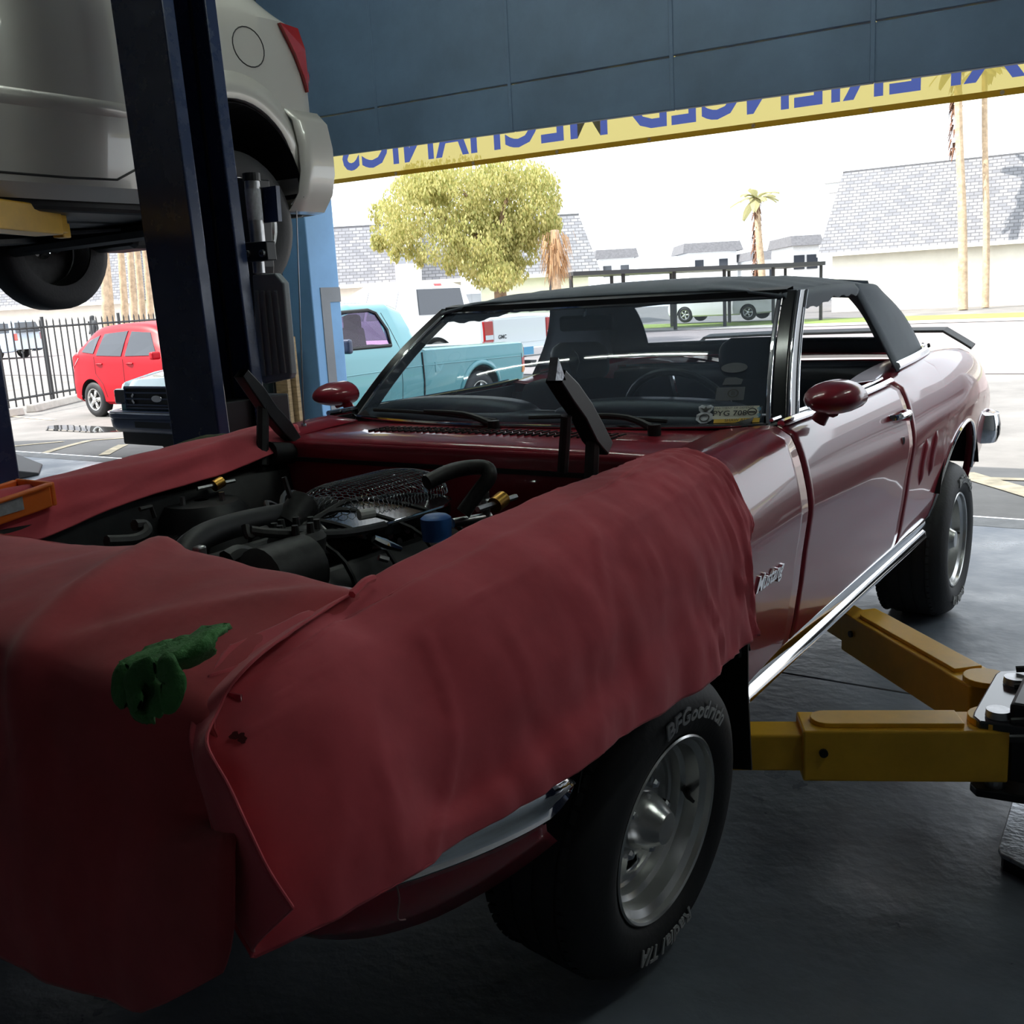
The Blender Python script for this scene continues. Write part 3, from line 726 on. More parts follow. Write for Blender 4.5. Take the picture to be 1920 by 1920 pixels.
# interior mirror and air freshener
mr_ = MB().box(ws(0, .86)+Vector((0, .10, -.02)), (.20, .02, .05)).build('rear_view_mirror', 'black', car, bevel=.012)
p0 = ws(0, .98)+Vector((0, .03, 0)); MB().tube([p0, ws(0, .86)+Vector((0, .09, .0))], .006, 6).build('mirror_stalk', 'chrome', mr_)
fs = at(1075, 672, 'Y', .98)
MB().prism([fs+Vector((a, 0, b)) for a, b in ((-.016, .01), (-.020, -.012), (0, -.065), (.020, -.012), (.016, .01), (0, .028))], (0, .004, 0)).build('hanging_tag', 'engine_grey', mr_)
# ---- soft top: crown surface, rear curtain with window, side sails
RS = [  # y, z centre, half width at edge, z at edge
    (1.225, 1.425, .640, 1.405), (1.30, 1.445, .650, 1.412), (1.50, 1.462, .648, 1.420), (1.80, 1.470, .640, 1.424), (2.10, 1.462, .628, 1.420), (2.26, 1.447, .622, 1.408), (2.36, 1.425, .622, 1.388)]
def roof_row(y, zc, hw, ze):
    r_ = []
    for i in range(33):
        u = -1+2*i/32; x = hw*u; e = abs(u)**5
        z = lerp(zc, ze+.012, abs(u)**2.2)-.02*e + .004*math.sin(y*37+u*9)*(abs(u) > .6)
        r_.append(Vector((x, y, z)))
    return r_
ctl = [[Vector(q) for q in RS_] for RS_ in []]
tb = [(r[0], r) for r in RS]
rows = []
for i in range(40):
    y = lerp(RS[0][0], RS[-1][0], i/39)
    v_ = [sinterp(y, [(r[0], r[k]) for r in RS]) for k in (1, 2, 3)]; rows.append(roof_row(y, *v_))
top = MB().grid(rows)
st_roof = top.build('soft_top', 'soft_top', car, smooth='all', solid=.008, soff=-1)
for i, s in enumerate((1, -1)):   # drip flap along the side of the top, slightly sagging
    fl_ = []
    for k in range(25):
        y = lerp(1.235, 1.99, k/24); e = sinterp(y, [(r[0], r[2]) for r in RS]); ze = sinterp(y, [(r[0], r[3]) for r in RS])-.010
        sag = .020*math.sin(PI*min(1, k/14))+.004*math.sin(k*1.7)
        fl_.append([(s*(e-.002), y, ze+.004), (s*(e+.014), y, ze-.018), (s*(e+.010), y, ze-.034-sag), (s*(e-.02), y, ze-.030-sag*.6)])
    MB().grid(fl_).build('side_flap', 'soft_top', st_roof, smooth=60, solid=.004)
# rear curtain
def rear_pt(u, v):
    x = u*lerp(.622, .72, v); y = lerp(2.36, 2.66+.10*(1-abs(u)**2.5), v); z = lerp(sinterp(abs(u), [(0, 1.425), (.6, 1.41), (1, 1.385)]), 1.125, v)
    y += .035*math.sin(PI*v)*.6; z += .025*math.sin(PI*v)
    return Vector((x, y, z))
NU, NV = 40, 16; g = MB(); f = []; hole = lambda i, j: (.13 < (i+.5)/NU < .87) and (.20 < (j+.5)/NV < .84)
vs = [rear_pt(-1+2*i/NU, j/NV) for i in range(NU+1) for j in range(NV+1)]
for i in range(NU):
    for j in range(NV):
        if not hole(i, j): f.append((i*(NV+1)+j, i*(NV+1)+j+1, (i+1)*(NV+1)+j+1, (i+1)*(NV+1)+j))
g.add(vs, f).build('rear_curtain', 'soft_top', st_roof, smooth='all', solid=.006)
rw = [[rear_pt(lerp(-.75, .75, i/12), lerp(.18, .86, j/6))-Vector((0, .004, 0)) for j in range(7)] for i in range(13)]
MB().grid(rw).build('rear_window', 'clear_vinyl', st_roof, smooth='all')
for s in (1, -1):
    sl = []
    for k in range(13):
        t = k/12   # down the sail
        za = lerp(1.412, 1.10, t); xa = lerp(.632, .775, t**1.2); fy = lerp(1.965, 2.02, t)+.03*math.sin(PI*t); rp = rear_pt(s*1.0, t)
        r_ = []
        for m_ in range(9):
            q = m_/8; p = Vector((s*xa, fy, za)).lerp(rp, q); p.x += s*.020*math.sin(PI*q)*(1-.4*t); p.z += .012*math.sin(PI*q)*(1-t); r_.append(p)
        sl.append(r_)
    sail = MB().grid(sl).build('quarter_sail', 'soft_top', st_roof, smooth='all', solid=.006)
    # snap moulding at the foot of the top
    mp = [Vector((s*.765, 2.05, 1.118)), Vector((s*.772, 2.3, 1.132)), Vector((s*.755, 2.56, 1.142)), Vector((s*.70, 2.70, 1.142)), Vector((s*.55, 2.77, 1.14)), Vector((0, 2.80, 1.14))]
    mo = MB().tube(mp, .016, 8, n=5).build('boot_moulding', 'chrome', st_roof, smooth=True)
    for p in resample(mp, 4)[8::2]: MB().sphere(p+Vector((s*.008, .004, .014)), .006, 8, 6).build('snap', 'black', mo)
# roof bow ends / frame seen inside
for y in (1.55, 1.95): MB().tube([(-.60, y, 1.395), (-.3, y, 1.44), (.3, y, 1.44), (.60, y, 1.395)], .012, 6, n=4).build('roof_bow', 'black', st_roof)
# small strap standing off the rear of the roof
MB().box((.50, 2.40, 1.416), (.14, .05, .004), (-.6, .1, 0)).build('rear_trim_strip', 'soft_top', st_roof)
# ---- interior
db = [[(x, y, z) for y, z in ((.80, 1.06), (.86, 1.085), (1.0, 1.07), (1.02, .95), (.98, .82))] for x in [lerp(-.70, .70, i/12) for i in range(13)]]
MB().grid(db).build('dashboard', 'vinyl', car, smooth=50, solid=.01)
for s in (1, -1):
    rws = []
    for i in range(17):
        a = PI*i/16; x = s*.36-.30*math.cos(a); h = math.sin(a)**.45
        rws.append([(x, .83, 1.06), (x, .86, 1.06+.058*h), (x, .95, 1.06+.062*h), (x, 1.03, 1.05)])
    MB().grid(rws).build('dash_pad', 'vinyl', car, smooth='all', solid=.006)
def bucket(cx, cy, name='front_seat'):
    seat = MB(); rws = []
    prof = [(-.26, .52), (-.25, .62), (-.1, .66), (.18, .64), (.26, .66), (.30, .80), (.36, 1.0), (.385, 1.09), (.41, 1.115), (.45, 1.09), (.46, .9), (.42, .55)]
    for i in range(13):
        u = -1+2*i/12; k = (1-abs(u)**4)
        rws.append([(cx+u*.25, cy+y+(.015 if j in (5, 6) else 0)*(u*u), z-(.03*(1-k) if 5 < j < 10 else .02*(1-k))) for j, (y, z) in enumerate(prof)])
    o = MB().grid(rws, closed_v=True).build(name, 'leather', car, smooth=60)
    hr = MB(); rws = []
    for j in range(9):
        t = j/8; z = lerp(1.10, 1.25, t); wd = .135*(1-abs(2*t-1)**4*.35); dp = .045*(1-abs(2*t-1)**3*.5)
        rws.append([(cx+wd*math.cos(a), cy+.43+dp*math.sin(a), z) for a in [2*PI*k/16 for k in range(16)]])
    MB().grid(rws, closed_v=True).build('headrest', 'leather', o, smooth='all'); return o
bucket(-.36, 1.30); bucket(.36, 1.30)
rs = [[(x, y, z) for y, z in ((2.05, .62), (2.10, .72), (2.40, .70), (2.52, .95), (2.56, 1.06), (2.66, 1.08), (2.70, .9))] for x in [lerp(-.66, .66, i/8) for i in range(9)]]
MB().grid(rs).build('rear_seat', 'leather', car, smooth=60, solid=.01)
MB().tube([(x, 2.60, 1.085+.01*(1-(x/.7)**2)) for x in [lerp(-.66, .66, i/10) for i in range(11)]], .010, 6).build('rear_belt_trim', 'chrome', car, smooth=True)
swc = Vector((.36, 1.12, 1.02)); ax = Vector((0, .92, .40)).normalized(); bx_ = Vector((1, 0, 0)); by_ = ax.cross(bx_)
sw = MB().tube([swc+(bx_*math.cos(a)+by_*math.sin(a))*.185 for a in [2*PI*k/32 for k in range(33)]], .012, 8).build('steering_wheel', 'vinyl', car, smooth=True)
MB().cyl(swc-ax*.01, swc-ax*.14, .03).build('steering_column', 'vinyl', sw)
for a in (PI*.1, PI*.9, PI*1.5): MB().tube([swc, swc+(bx_*math.cos(a)+by_*math.sin(a))*.18], .010, 6).build('spoke', 'chrome', sw)
# ---- door mirrors (red shell)
for s, base, c in ((1, Vector((.845, .93, 1.065)), Vector((.893, .905, 1.128))), (-1, Vector((-.845, .93, 1.065)), Vector((-.915, .93, 1.125)))):
    rws = []
    for j in range(13):
        t = j/12; rr = math.sin(PI*min(1, t*.62+.0))**.6 if t < .999 else .9
        y = lerp(-.105, .045, t); k = math.sin(PI*.5*min(1, t*1.35))**.62
        rws.append([c+Vector((s*.076*k*math.cos(a), y, .047*k*math.sin(a)*(1 if math.sin(a) > 0 else .85))) for a in [2*PI*q/20 for q in range(20)]])
    mo = MB().grid(rws, closed_v=True).build('door_mirror', 'red_paint', car, smooth='all')
    MB().prism([p+Vector((0, -.002, 0)) for p in rws[-1]], (0, -.004, 0)).build('mirror_glass', 'chrome', mo)
    MB().tube([base, base.lerp(c, .5)+Vector((0, .01, 0)), c+Vector((0, 0, -.03))], [.022, .016, .020], 10, n=4).build('mirror_stem', 'red_paint', mo, smooth=True)
# ---- aerial on the far fender
an = at(570, 803, 'X', -.72); ae = MB().cyl(an-Vector((0, 0, .03)), an+Vector((0, 0, .015)), .018, .008, 12).build('aerial_base', 'chrome', car, smooth=True)
MB().cyl(an, at(556, 395, 'X', -.72), .0028, .0018, 6).build('aerial_mast', 'steel', car)
# ---- bonnet hinges left standing
def hinge(s, pix, X, name='bonnet_hinge'):
    o = MB()
    P = [at(px, py, 'X', X) for px, py in pix]
    rws = []
    for i, p in enumerate(P):
        wd = (.016, .022, .022, .024, .018)[min(i, 4)]; t = (P[min(i+1, len(P)-1)]-P[max(0, i-1)]).normalized(); n = t.cross(Vector((1, 0, 0))).normalized()
        rws.append([p+n*wd+Vector((.02, 0, 0)), p+n*wd-Vector((.02, 0, 0)), p-n*wd-Vector((.02, 0, 0)), p-n*wd+Vector((.02, 0, 0))])
    return MB().grid(rws, closed_v=True).build(name, 'lift_black', car, bevel=.004)
h1 = hinge(1, [(1042, 706), (1065, 735), (1090, 770), (1112, 812), (1130, 840)], .60)
q = at(1035, 698, 'X', .60); MB().prism([q+Vector(d) for d in ((0, -.02, -.015), (0, .02, -.018), (0, -.005, .030))], (.02, 0, 0)).build('hinge_tab', 'plate_steel', h1)
MB().cyl(at(1062, 780, 'X', .60), at(1055, 885, 'X', .58), .012, seg=8).build('hinge_strut', 'engine_black', h1)
MB().cyl(at(1112, 812, 'X', .60), at(1108, 905, 'X', .60), .016, seg=8).build('hinge_spring', 'engine_black', h1)
h2 = hinge(-1, [(452, 700), (480, 735), (505, 772), (530, 800), (548, 822), (560, 845)], -.62)
MB().cyl(at(493, 745, 'X', -.62), at(492, 872, 'X', -.60), .018, seg=8).build('hinge_strut', 'engine_black', h2)
MB().cyl(at(505, 850, 'X', -.60), at(590, 850, 'X', -.60), .035, .03, 12).build('hinge_spring', 'engine_black', h2, smooth=True)
# ---- wheels: white letter tyres on polished deep dish rims
def ring_text(txt, size, r0, phi, xo, par, mat='letter', sx=1.0):
    v, f = text_mesh(txt, size, .0012, .0015, sx, spacing=1.06)
    out = []
    for p in v:
        a = phi+p.x/(r0+size*.35); r = r0+p.y; out.append((xo+p.z-abs(p.y-size*.35)*.12, r*math.sin(a), r*math.cos(a)))
    return MB().add(out, f).build('sidewall_lettering', mat, par)
def make_wheel(c, wid, R, side, camber=0, toe=0, detail=True, name='wheel'):
    """local axis +X points outwards; c = centre of the outer rim plane"""
    root = bpy.data.objects.new(name, None); COL.objects.link(root); root.empty_display_size = .1
    M = Matrix.Translation(c) @ (Matrix.Rotation(toe, 4, 'Z') @ Matrix.Rotation(camber, 4, 'Y') if side > 0 else Matrix.Rotation(PI+toe, 4, 'Z') @ Matrix.Rotation(camber, 4, 'Y'))
    root.parent = car; root.matrix_local = Matrix.Translation(-car.location) @ M
    Rr = .198
    prof = [(-.012, Rr-.004), (.006, Rr+.012), (.016, Rr+.035), (.019, Rr+.065), (.012, R-.045), (.0, R-.022), (-.018, R-.008), (-.035, R), (-wid*.5, R+.003), (-wid+.035, R), (-wid+.015, R-.010), (-wid, R-.03), (-wid-.012, R-.06), (-wid-.005, Rr+.02), (-wid+.01, Rr-.004)]
    ty = MB().lathe(prof, 72).build('tyre', 'rubber', root, smooth=50)
    tg = MB()   # tread blocks cut by grooves
    nb = 60
    for k in range(nb):
        a0, a1 = 2*PI*k/nb, 2*PI*(k+.72)/nb
        for (x0, x1) in ((-.012, -.05), (-wid+.05, -wid+.012)):
            sk = .02
            r0, r1 = R+.004, (R-.006 if True else R)
            q = [(x0, r1-.008, a0), (x0, r1-.008, a1), (x1, R+.006, a1+sk), (x1, R+.006, a0+sk)]
            tg.add([(x, r*math.sin(a), r*math.cos(a)) for x, r, a in q]+[(x, (r-.012)*math.sin(a), (r-.012)*math.cos(a)) for x, r, a in q], [(0, 1, 2, 3), (0, 4, 5, 1), (1, 5, 6, 2), (2, 6, 7, 3), (3, 7, 4, 0)])
    for x0, x1 in ((-.056, -.10), (-.106, -.15), (-.156, -wid+.056)):
        if x0-x1 > .01: tg.lathe([(x0, R-.002), (x0-.002, R+.006), (x1+.002, R+.006), (x1, R-.002)], 72)
    tr = tg.build('tread', 'rubber', ty); tr['kind'] = 'stuff'
    if detail:
        ring_text('BFGoodrich', .050, .243, math.radians(14), .0228, ty, sx=1.05)
        ring_text('Radial T/A', .050, .243, math.radians(183), .0228, ty, sx=1.0)
    rim = MB().lathe([(-.012, Rr-.002), (.004, Rr+.004), (.007, Rr), (.004, Rr-.005), (-.008, Rr-.008), (-.018, Rr-.022), (-.05, Rr-.026), (-.058, Rr-.036), (-.078, Rr-.040), (-.083, Rr-.046), (-.085, Rr-.070)], 64).build('rim', 'alloy', root, smooth=35)
    # centre disc with five triangular windows
    dd = -.085; f = []; vs = []; n = 60; rings = [Rr-.056, Rr-.074, .098, .078, .05]
    for r in rings:
        for k in range(n):
            a = 2*PI*k/n; x = dd+(.012 if r <= .085 else .0)+(.010 if r <= .06 else 0); vs.append((x, r*math.sin(a), r*math.cos(a)))
    for i in range(len(rings)-1):
        for k in range(n):
            ph = (k % 12)
            if i == 1 and ph in (4, 5, 6, 7): continue
            f.append((i*n+k, i*n+(k+1) % n, (i+1)*n+(k+1) % n, (i+1)*n+k))
    disc = MB().add(vs, f).build('centre_disc', 'alloy', rim, smooth=35, solid=.008, soff=-1)
    MB().lathe([(dd-.05, .16), (dd-.05, .02)], 24).build('brake_drum', 'engine_black', rim)
    hub = MB().lathe([(dd, .064), (dd+.025, .062), (dd+.055, .052), (dd+.075, .038), (dd+.084, .034), (dd+.086, .0)], 32).build('hub_cone', 'alloy', rim, smooth=35)
    if detail:
        for k in range(20):
            a = 2*PI*(k+.5)/20; r = Rr-.068; MB().lathe([(dd-.002, .0068), (dd+.005, .006), (dd+.008, .0)], 8, Matrix.Translation((0, r*math.sin(a), r*math.cos(a)))).build('rivet', 'chrome', rim, smooth=True)
        for k in range(5):
            a = 2*PI*k/5+.3; r = .080; MB().lathe([(dd+.005, .013), (dd+.038, .012), (dd+.044, .007), (dd+.044, 0)], 6, Matrix.Translation((0, r*math.sin(a), r*math.cos(a)))).build('lug_nut', 'chrome', rim)
        a = math.radians(92); r0 = Rr-.030
        MB().tube([(-.045, r0*math.sin(a), r0*math.cos(a)), (-.030, (r0-.02)*math.sin(a), (r0-.02)*math.cos(a)), (-.012, (r0-.03)*math.sin(a), (r0-.03)*math.cos(a))], [.009, .006, .004], 8).build('valve_stem', 'black', rim, smooth=True)
    return root
make_wheel((.838, -.004, .337), .235, .325, 1, math.radians(5.5), math.radians(-3))
make_wheel((.855, 2.743, .331), .265, .325, 1, 0, 0)
make_wheel((-.838, -.004, .337), .235, .325, -1, math.radians(5.5), 0, False)
make_wheel((-.855, 2.743, .331), .265, .325, -1, 0, 0, False)
MB().cyl((-.65, 2.743, .33), (.65, 2.743, .33), .045, seg=12).build('rear_axle', 'engine_black', car, smooth=True)
for s in (1, -1): MB().tube([(s*.25, -.02, .42), (s*.66, 0, .30)], .03, 8).build('control_arm', 'engine_black', car)
# mud flap behind the visible front wheel
MB().prism([at(px, py, 'Y', .350) for px, py in ((1305, 1262), (1345, 1205), (1402, 1110), (1402, 1300), (1409, 1444), (1362, 1441), (1352, 1345), (1335, 1290))], (0, .006, 0)).build('mud_flap', 'black', car)
# ================================================================== engine
eng = MB()
eng.bbox((-.19, -.40, .50), (.19, .28, .80)); block = eng.build('engine', 'engine_black', car, bevel=.03)
for s in (1, -1):
    vc = MB(); R_ = Matrix.Translation((s*.20, -.06, .82)) @ Matrix.Rotation(s*.6, 4, 'Y')
    vc.box((0, 0, 0), (.13, .50, .10)).xform(R_); vo = vc.build('valve_cover', 'engine_black', block, bevel=.025, bseg=3)
    for k in range(4):   # spark leads
        y = -.24+k*.13; c_ = Vector((.10, -.30, .93))
        MB().tube([c_+Vector((s*.02, .02, .03)), Vector((s*.12, (y-.3)/2, .965+.012*k)), Vector((s*.22, y, .90)), Vector((s*.28, y, .74))], .006, 6, n=5).build('spark_lead', 'black', block, smooth=True)
MB().bbox((-.13, -.26, .78), (.13, .22, .86)).build('intake_manifold', 'engine_grey', block, bevel=.02)
cb = MB().bbox((-.02, -.06, .86), (.13, .14, .935)).build('carburettor', 'engine_grey', block, bevel=.012)
for k in range(6): MB().cyl((.13, -.05+k*.03, .88+.02*(k % 2)), (.155, -.05+k*.03, .885+.02*(k % 2)), .009, seg=8).build('carb_fitting', 'steel', cb)
MB().cyl((.05, -.10, .93), (.19, -.14, .935), .008, seg=8).build('throttle_rod', 'steel', cb)
p_ = at(673, 966, 'X', .17); MB().cyl(p_, p_+Vector((.012, .035, 0)), .012, seg=10).build('filter_fitting', 'white_plastic', cb)
# mesh air cleaner dome
AC = Vector((.055, .045, .945)); LA, WA, HA = .205, .13, .085
plate = MB(); ring = [(AC.x+WA*math.cos(a)*1.04, AC.y+(LA-WA)*(1 if math.sin(a) > 0 else -1)*(1 if abs(math.sin(a)) > 1e-6 else 0)+WA*math.sin(a)*1.04, AC.z) for a in [2*PI*k/40+.01 for k in range(40)]]
ac = plate.prism(ring, (0, 0, -.03)).build('air_cleaner', 'black_gloss', block, bevel=.006)
def dome(u, v):
    """u along length, v across: -1..1"""
    L = LA*u; k = math.sqrt(max(0, 1-min(1, max(0, (abs(L)-(LA-WA))/WA))**2)); wv = WA*k; x = wv*math.sin(v*PI/2)
    h = HA*(math.cos(v*PI/2)**.55)*(k**.55); return AC+Vector((x, L, h))
hx = MB(); n1, n2 = 34, 20
du, dv = 2/n1, 2/n2
hv = {}; hf = []
def vid(i, j):
    key = (i, j)
    if key not in hv:
        hv[key] = len(hx.v); u = -1+.02+i*du*.98/2; v = -1+j*dv/3*1.0
        hx.v.append(dome(max(-1, min(1, u)), max(-1, min(1, v))))
    return hv[key]
for i in range(n1):
    for j in range(n2):
        # hexagon on a lattice: centres offset every other row
        ci = 2*i+(1 if j % 2 else 0)+1; cj = 3*j+2 if True else 0
        if cj+2 > 3*n2: continue
        hf.append((vid(ci, cj-2), vid(ci+1, cj-1), vid(ci+1, cj+1), vid(ci, cj+2), vid(ci-1, cj+1), vid(ci-1, cj-1)))
hx.f = hf; mesh = hx.build('wire_mesh', 'chrome', ac, merge=False)
md = mesh.modifiers.new('wire', 'WIREFRAME'); md.thickness = .0022; md.use_replace = True
mesh['kind'] = 'stuff'
MB().tube([p for p in ring]+[ring[0]], .004, 6).build('mesh_rim', 'chrome', ac, smooth=True)
# distributor with tan cap, front of engine
dc = at(560, 1040, 'X', .19)
ds = MB().lathe([(-.10, .035), (0, .038), (.002, .055), (.035, .060), (.05, .05), (.055, 0)], 20, Matrix.Translation(dc) @ Matrix.Rotation(-PI/2, 4, 'Y')).build('distributor', 'engine_grey', block, smooth=40)
for k in range(8):
    a = 2*PI*k/8; MB().cyl(dc+Vector((.042*math.cos(a), .042*math.sin(a), .03)), dc+Vector((.042*math.cos(a), .042*math.sin(a), .07)), .010, .007, 8).build('cap_tower', 'engine_grey', ds, smooth=True)
al = at(525, 1078, 'X', .24)
MB().lathe([(-.08, .05), (-.07, .065), (.05, .065), (.07, .045), (.085, .02), (.085, 0)], 20, Matrix.Translation(al) @ Matrix.Rotation(-PI/2, 4, 'Z')).build('alternator', 'engine_grey', block, smooth=40)
# fuel filter can and hose
fc = at(555, 965, 'X', .06)
MB().cyl(fc-Vector((.0, .03, .02)), fc+Vector((0, .03, .025)), .035, .034, 16).build('coil_can', 'engine_grey', block, smooth=40)
MB().tube([fc, fc+Vector((-.01, -.005, .05)), fc+Vector((-.015, -.01, .085))], .006, 6, n=3).build('vacuum_hose', 'engine_grey', block, smooth=True)
MB().tube([at(575, 975, 'X', .08), at(600, 985, 'X', .12), at(615, 1000, 'X', .15)], .004, 6, n=4).build('pale_wire', 'white_plastic', block, smooth=True)
# upper radiator hose
MB().tube([at(330, 1080, 'X', .14), at(360, 1020, 'X', .10), at(440, 985, 'X', .06), at(560, 960, 'X', .03), at(620, 950, 'X', .02)], .026, 10, n=5).build('radiator_hose', 'black', block, smooth=True)
MB().tube([at(470, 995, 'X', .18), at(520, 1000, 'X', .2), at(640, 1000, 'X', .22), at(720, 985, 'X', .2)], .010, 8, n=4).build('fuel_line', 'engine_grey', block, smooth=True)
MB().tube([at(460, 985, 'X', .17), at(465, 1005, 'X', .18), at(480, 998, 'X', .18), at(500, 992, 'X', .18)], .008, 8, n=4).build('bent_pipe', 'engine_grey', block, smooth=True)
# heater hose arching by the firewall
MB().tube([at(800, 905, 'X', .40), at(850, 882, 'X', .42), at(905, 876, 'X', .46), at(918, 892, 'X', .48), at(895, 925, 'X', .46), at(868, 962, 'X', .44)], .016, 10, n=5).build('heater_hose', 'engine_grey', car, smooth=True)
# blue oil cap with fitting, right valve cover
bc = at(818, 985, 'X', .40)
bo = MB().lathe([(-.03, .030), (.0, .032), (.016, .032), (.022, .024), (.022, 0)], 20, Matrix.Translation(bc) @ Matrix.Rotation(-PI/2, 4, 'Y')).build('blue_cap', 'cap_blue', car, smooth=40)
MB().cyl(bc+Vector((.02, .03, 0)), bc+Vector((.06, .11, .0)), .010, seg=10).build('pipe_stub', 'steel', bo, smooth=True)
MB().cyl(bc+Vector((.055, .10, -.02)), bc+Vector((.055, .10, .055)), .010, seg=8).build('valve', 'steel', bo, smooth=True)
MB().sphere(bc+Vector((.055, .10, .03)), .016, 8, 6).build('valve_nut', 'steel', bo)
# brass washer caps on the shock towers
for px, py, X in ((408, 908, -.565), (935, 942, .565)):
    c_ = at(px, py, 'X', X); o = MB().cyl(c_-Vector((.0, .014, .003)), c_+Vector((.0, .016, .005)), .016, .016, 14).build('brass_fitting', 'brass', car, smooth=40)
    MB().tube([c_+Vector((0, -.07, 0)), c_+Vector((0, .06, .0))], .006, 6).build('fitting_pipe', 'steel', o)
# chrome dipstick / linkage glints
MB().tube([at(700, 1010, 'X', .30), at(720, 1020, 'X', .31), at(752, 1030, 'X', .33)], [.008, .012, .006], 8, n=3).build('chrome_lever', 'chrome', car, smooth=True)
MB().tube([at(710, 1045, 'X', .30), at(728, 1050, 'X', .31)], .007, 6).build('chrome_rod', 'steel', car)
MB().box(at(375, 1038, 'X', .16), (.02, .02, .03)).build('terminal', 'steel', car, bevel=.004)
# battery, washer bottle, windings on the far side
bt = MB().bbox((-.56, -.52, .66), (-.36, -.26, .85)).build('battery', 'engine_black', car, bevel=.01)
for y in (-.45, -.33): MB().cyl((-.42, y, .85), (-.42, y, .87), .012, seg=10).build('battery_post', 'engine_grey', bt)
MB().tube([at(262, 955, 'X', -.42), at(283, 950, 'X', -.42), at(290, 970, 'X', -.42)], .006, 6).build('clamp_rod', 'engine_grey', car)
MB().tube([at(200, 1015, 'X', -.2), at(250, 1012, 'X', -.2), at(275, 1000, 'X', -.2), at(270, 985, 'X', -.22), at(252, 985, 'X', -.22)], .013, 8, n=4).build('bypass_hose', 'engine_grey', car, smooth=True)
MB().tube([at(425, 1050, 'X', .16), at(445, 1040, 'X', .16), at(470, 1048, 'X', .17), at(478, 1075, 'X', .18)], .02, 8, n=4).build('pump_hose', 'engine_black', car, smooth=True)
fan = MB()
for k in range(5):
    a = 2*PI*k/5; c_ = Vector((.02, -.46, .70)); r1 = Vector((math.cos(a), 0, math.sin(a))); t1 = Vector((-math.sin(a), 0, math.cos(a)))
    fan.prism([c_+r1*.04-t1*.03, c_+r1*.19-t1*.05+Vector((0, .02, 0)), c_+r1*.19+t1*.05-Vector((0, .02, 0)), c_+r1*.04+t1*.03], (0, .004, 0))
fan.cyl((.02, -.48, .70), (.02, -.40, .70), .05); fan.build('fan', 'engine_grey', block)
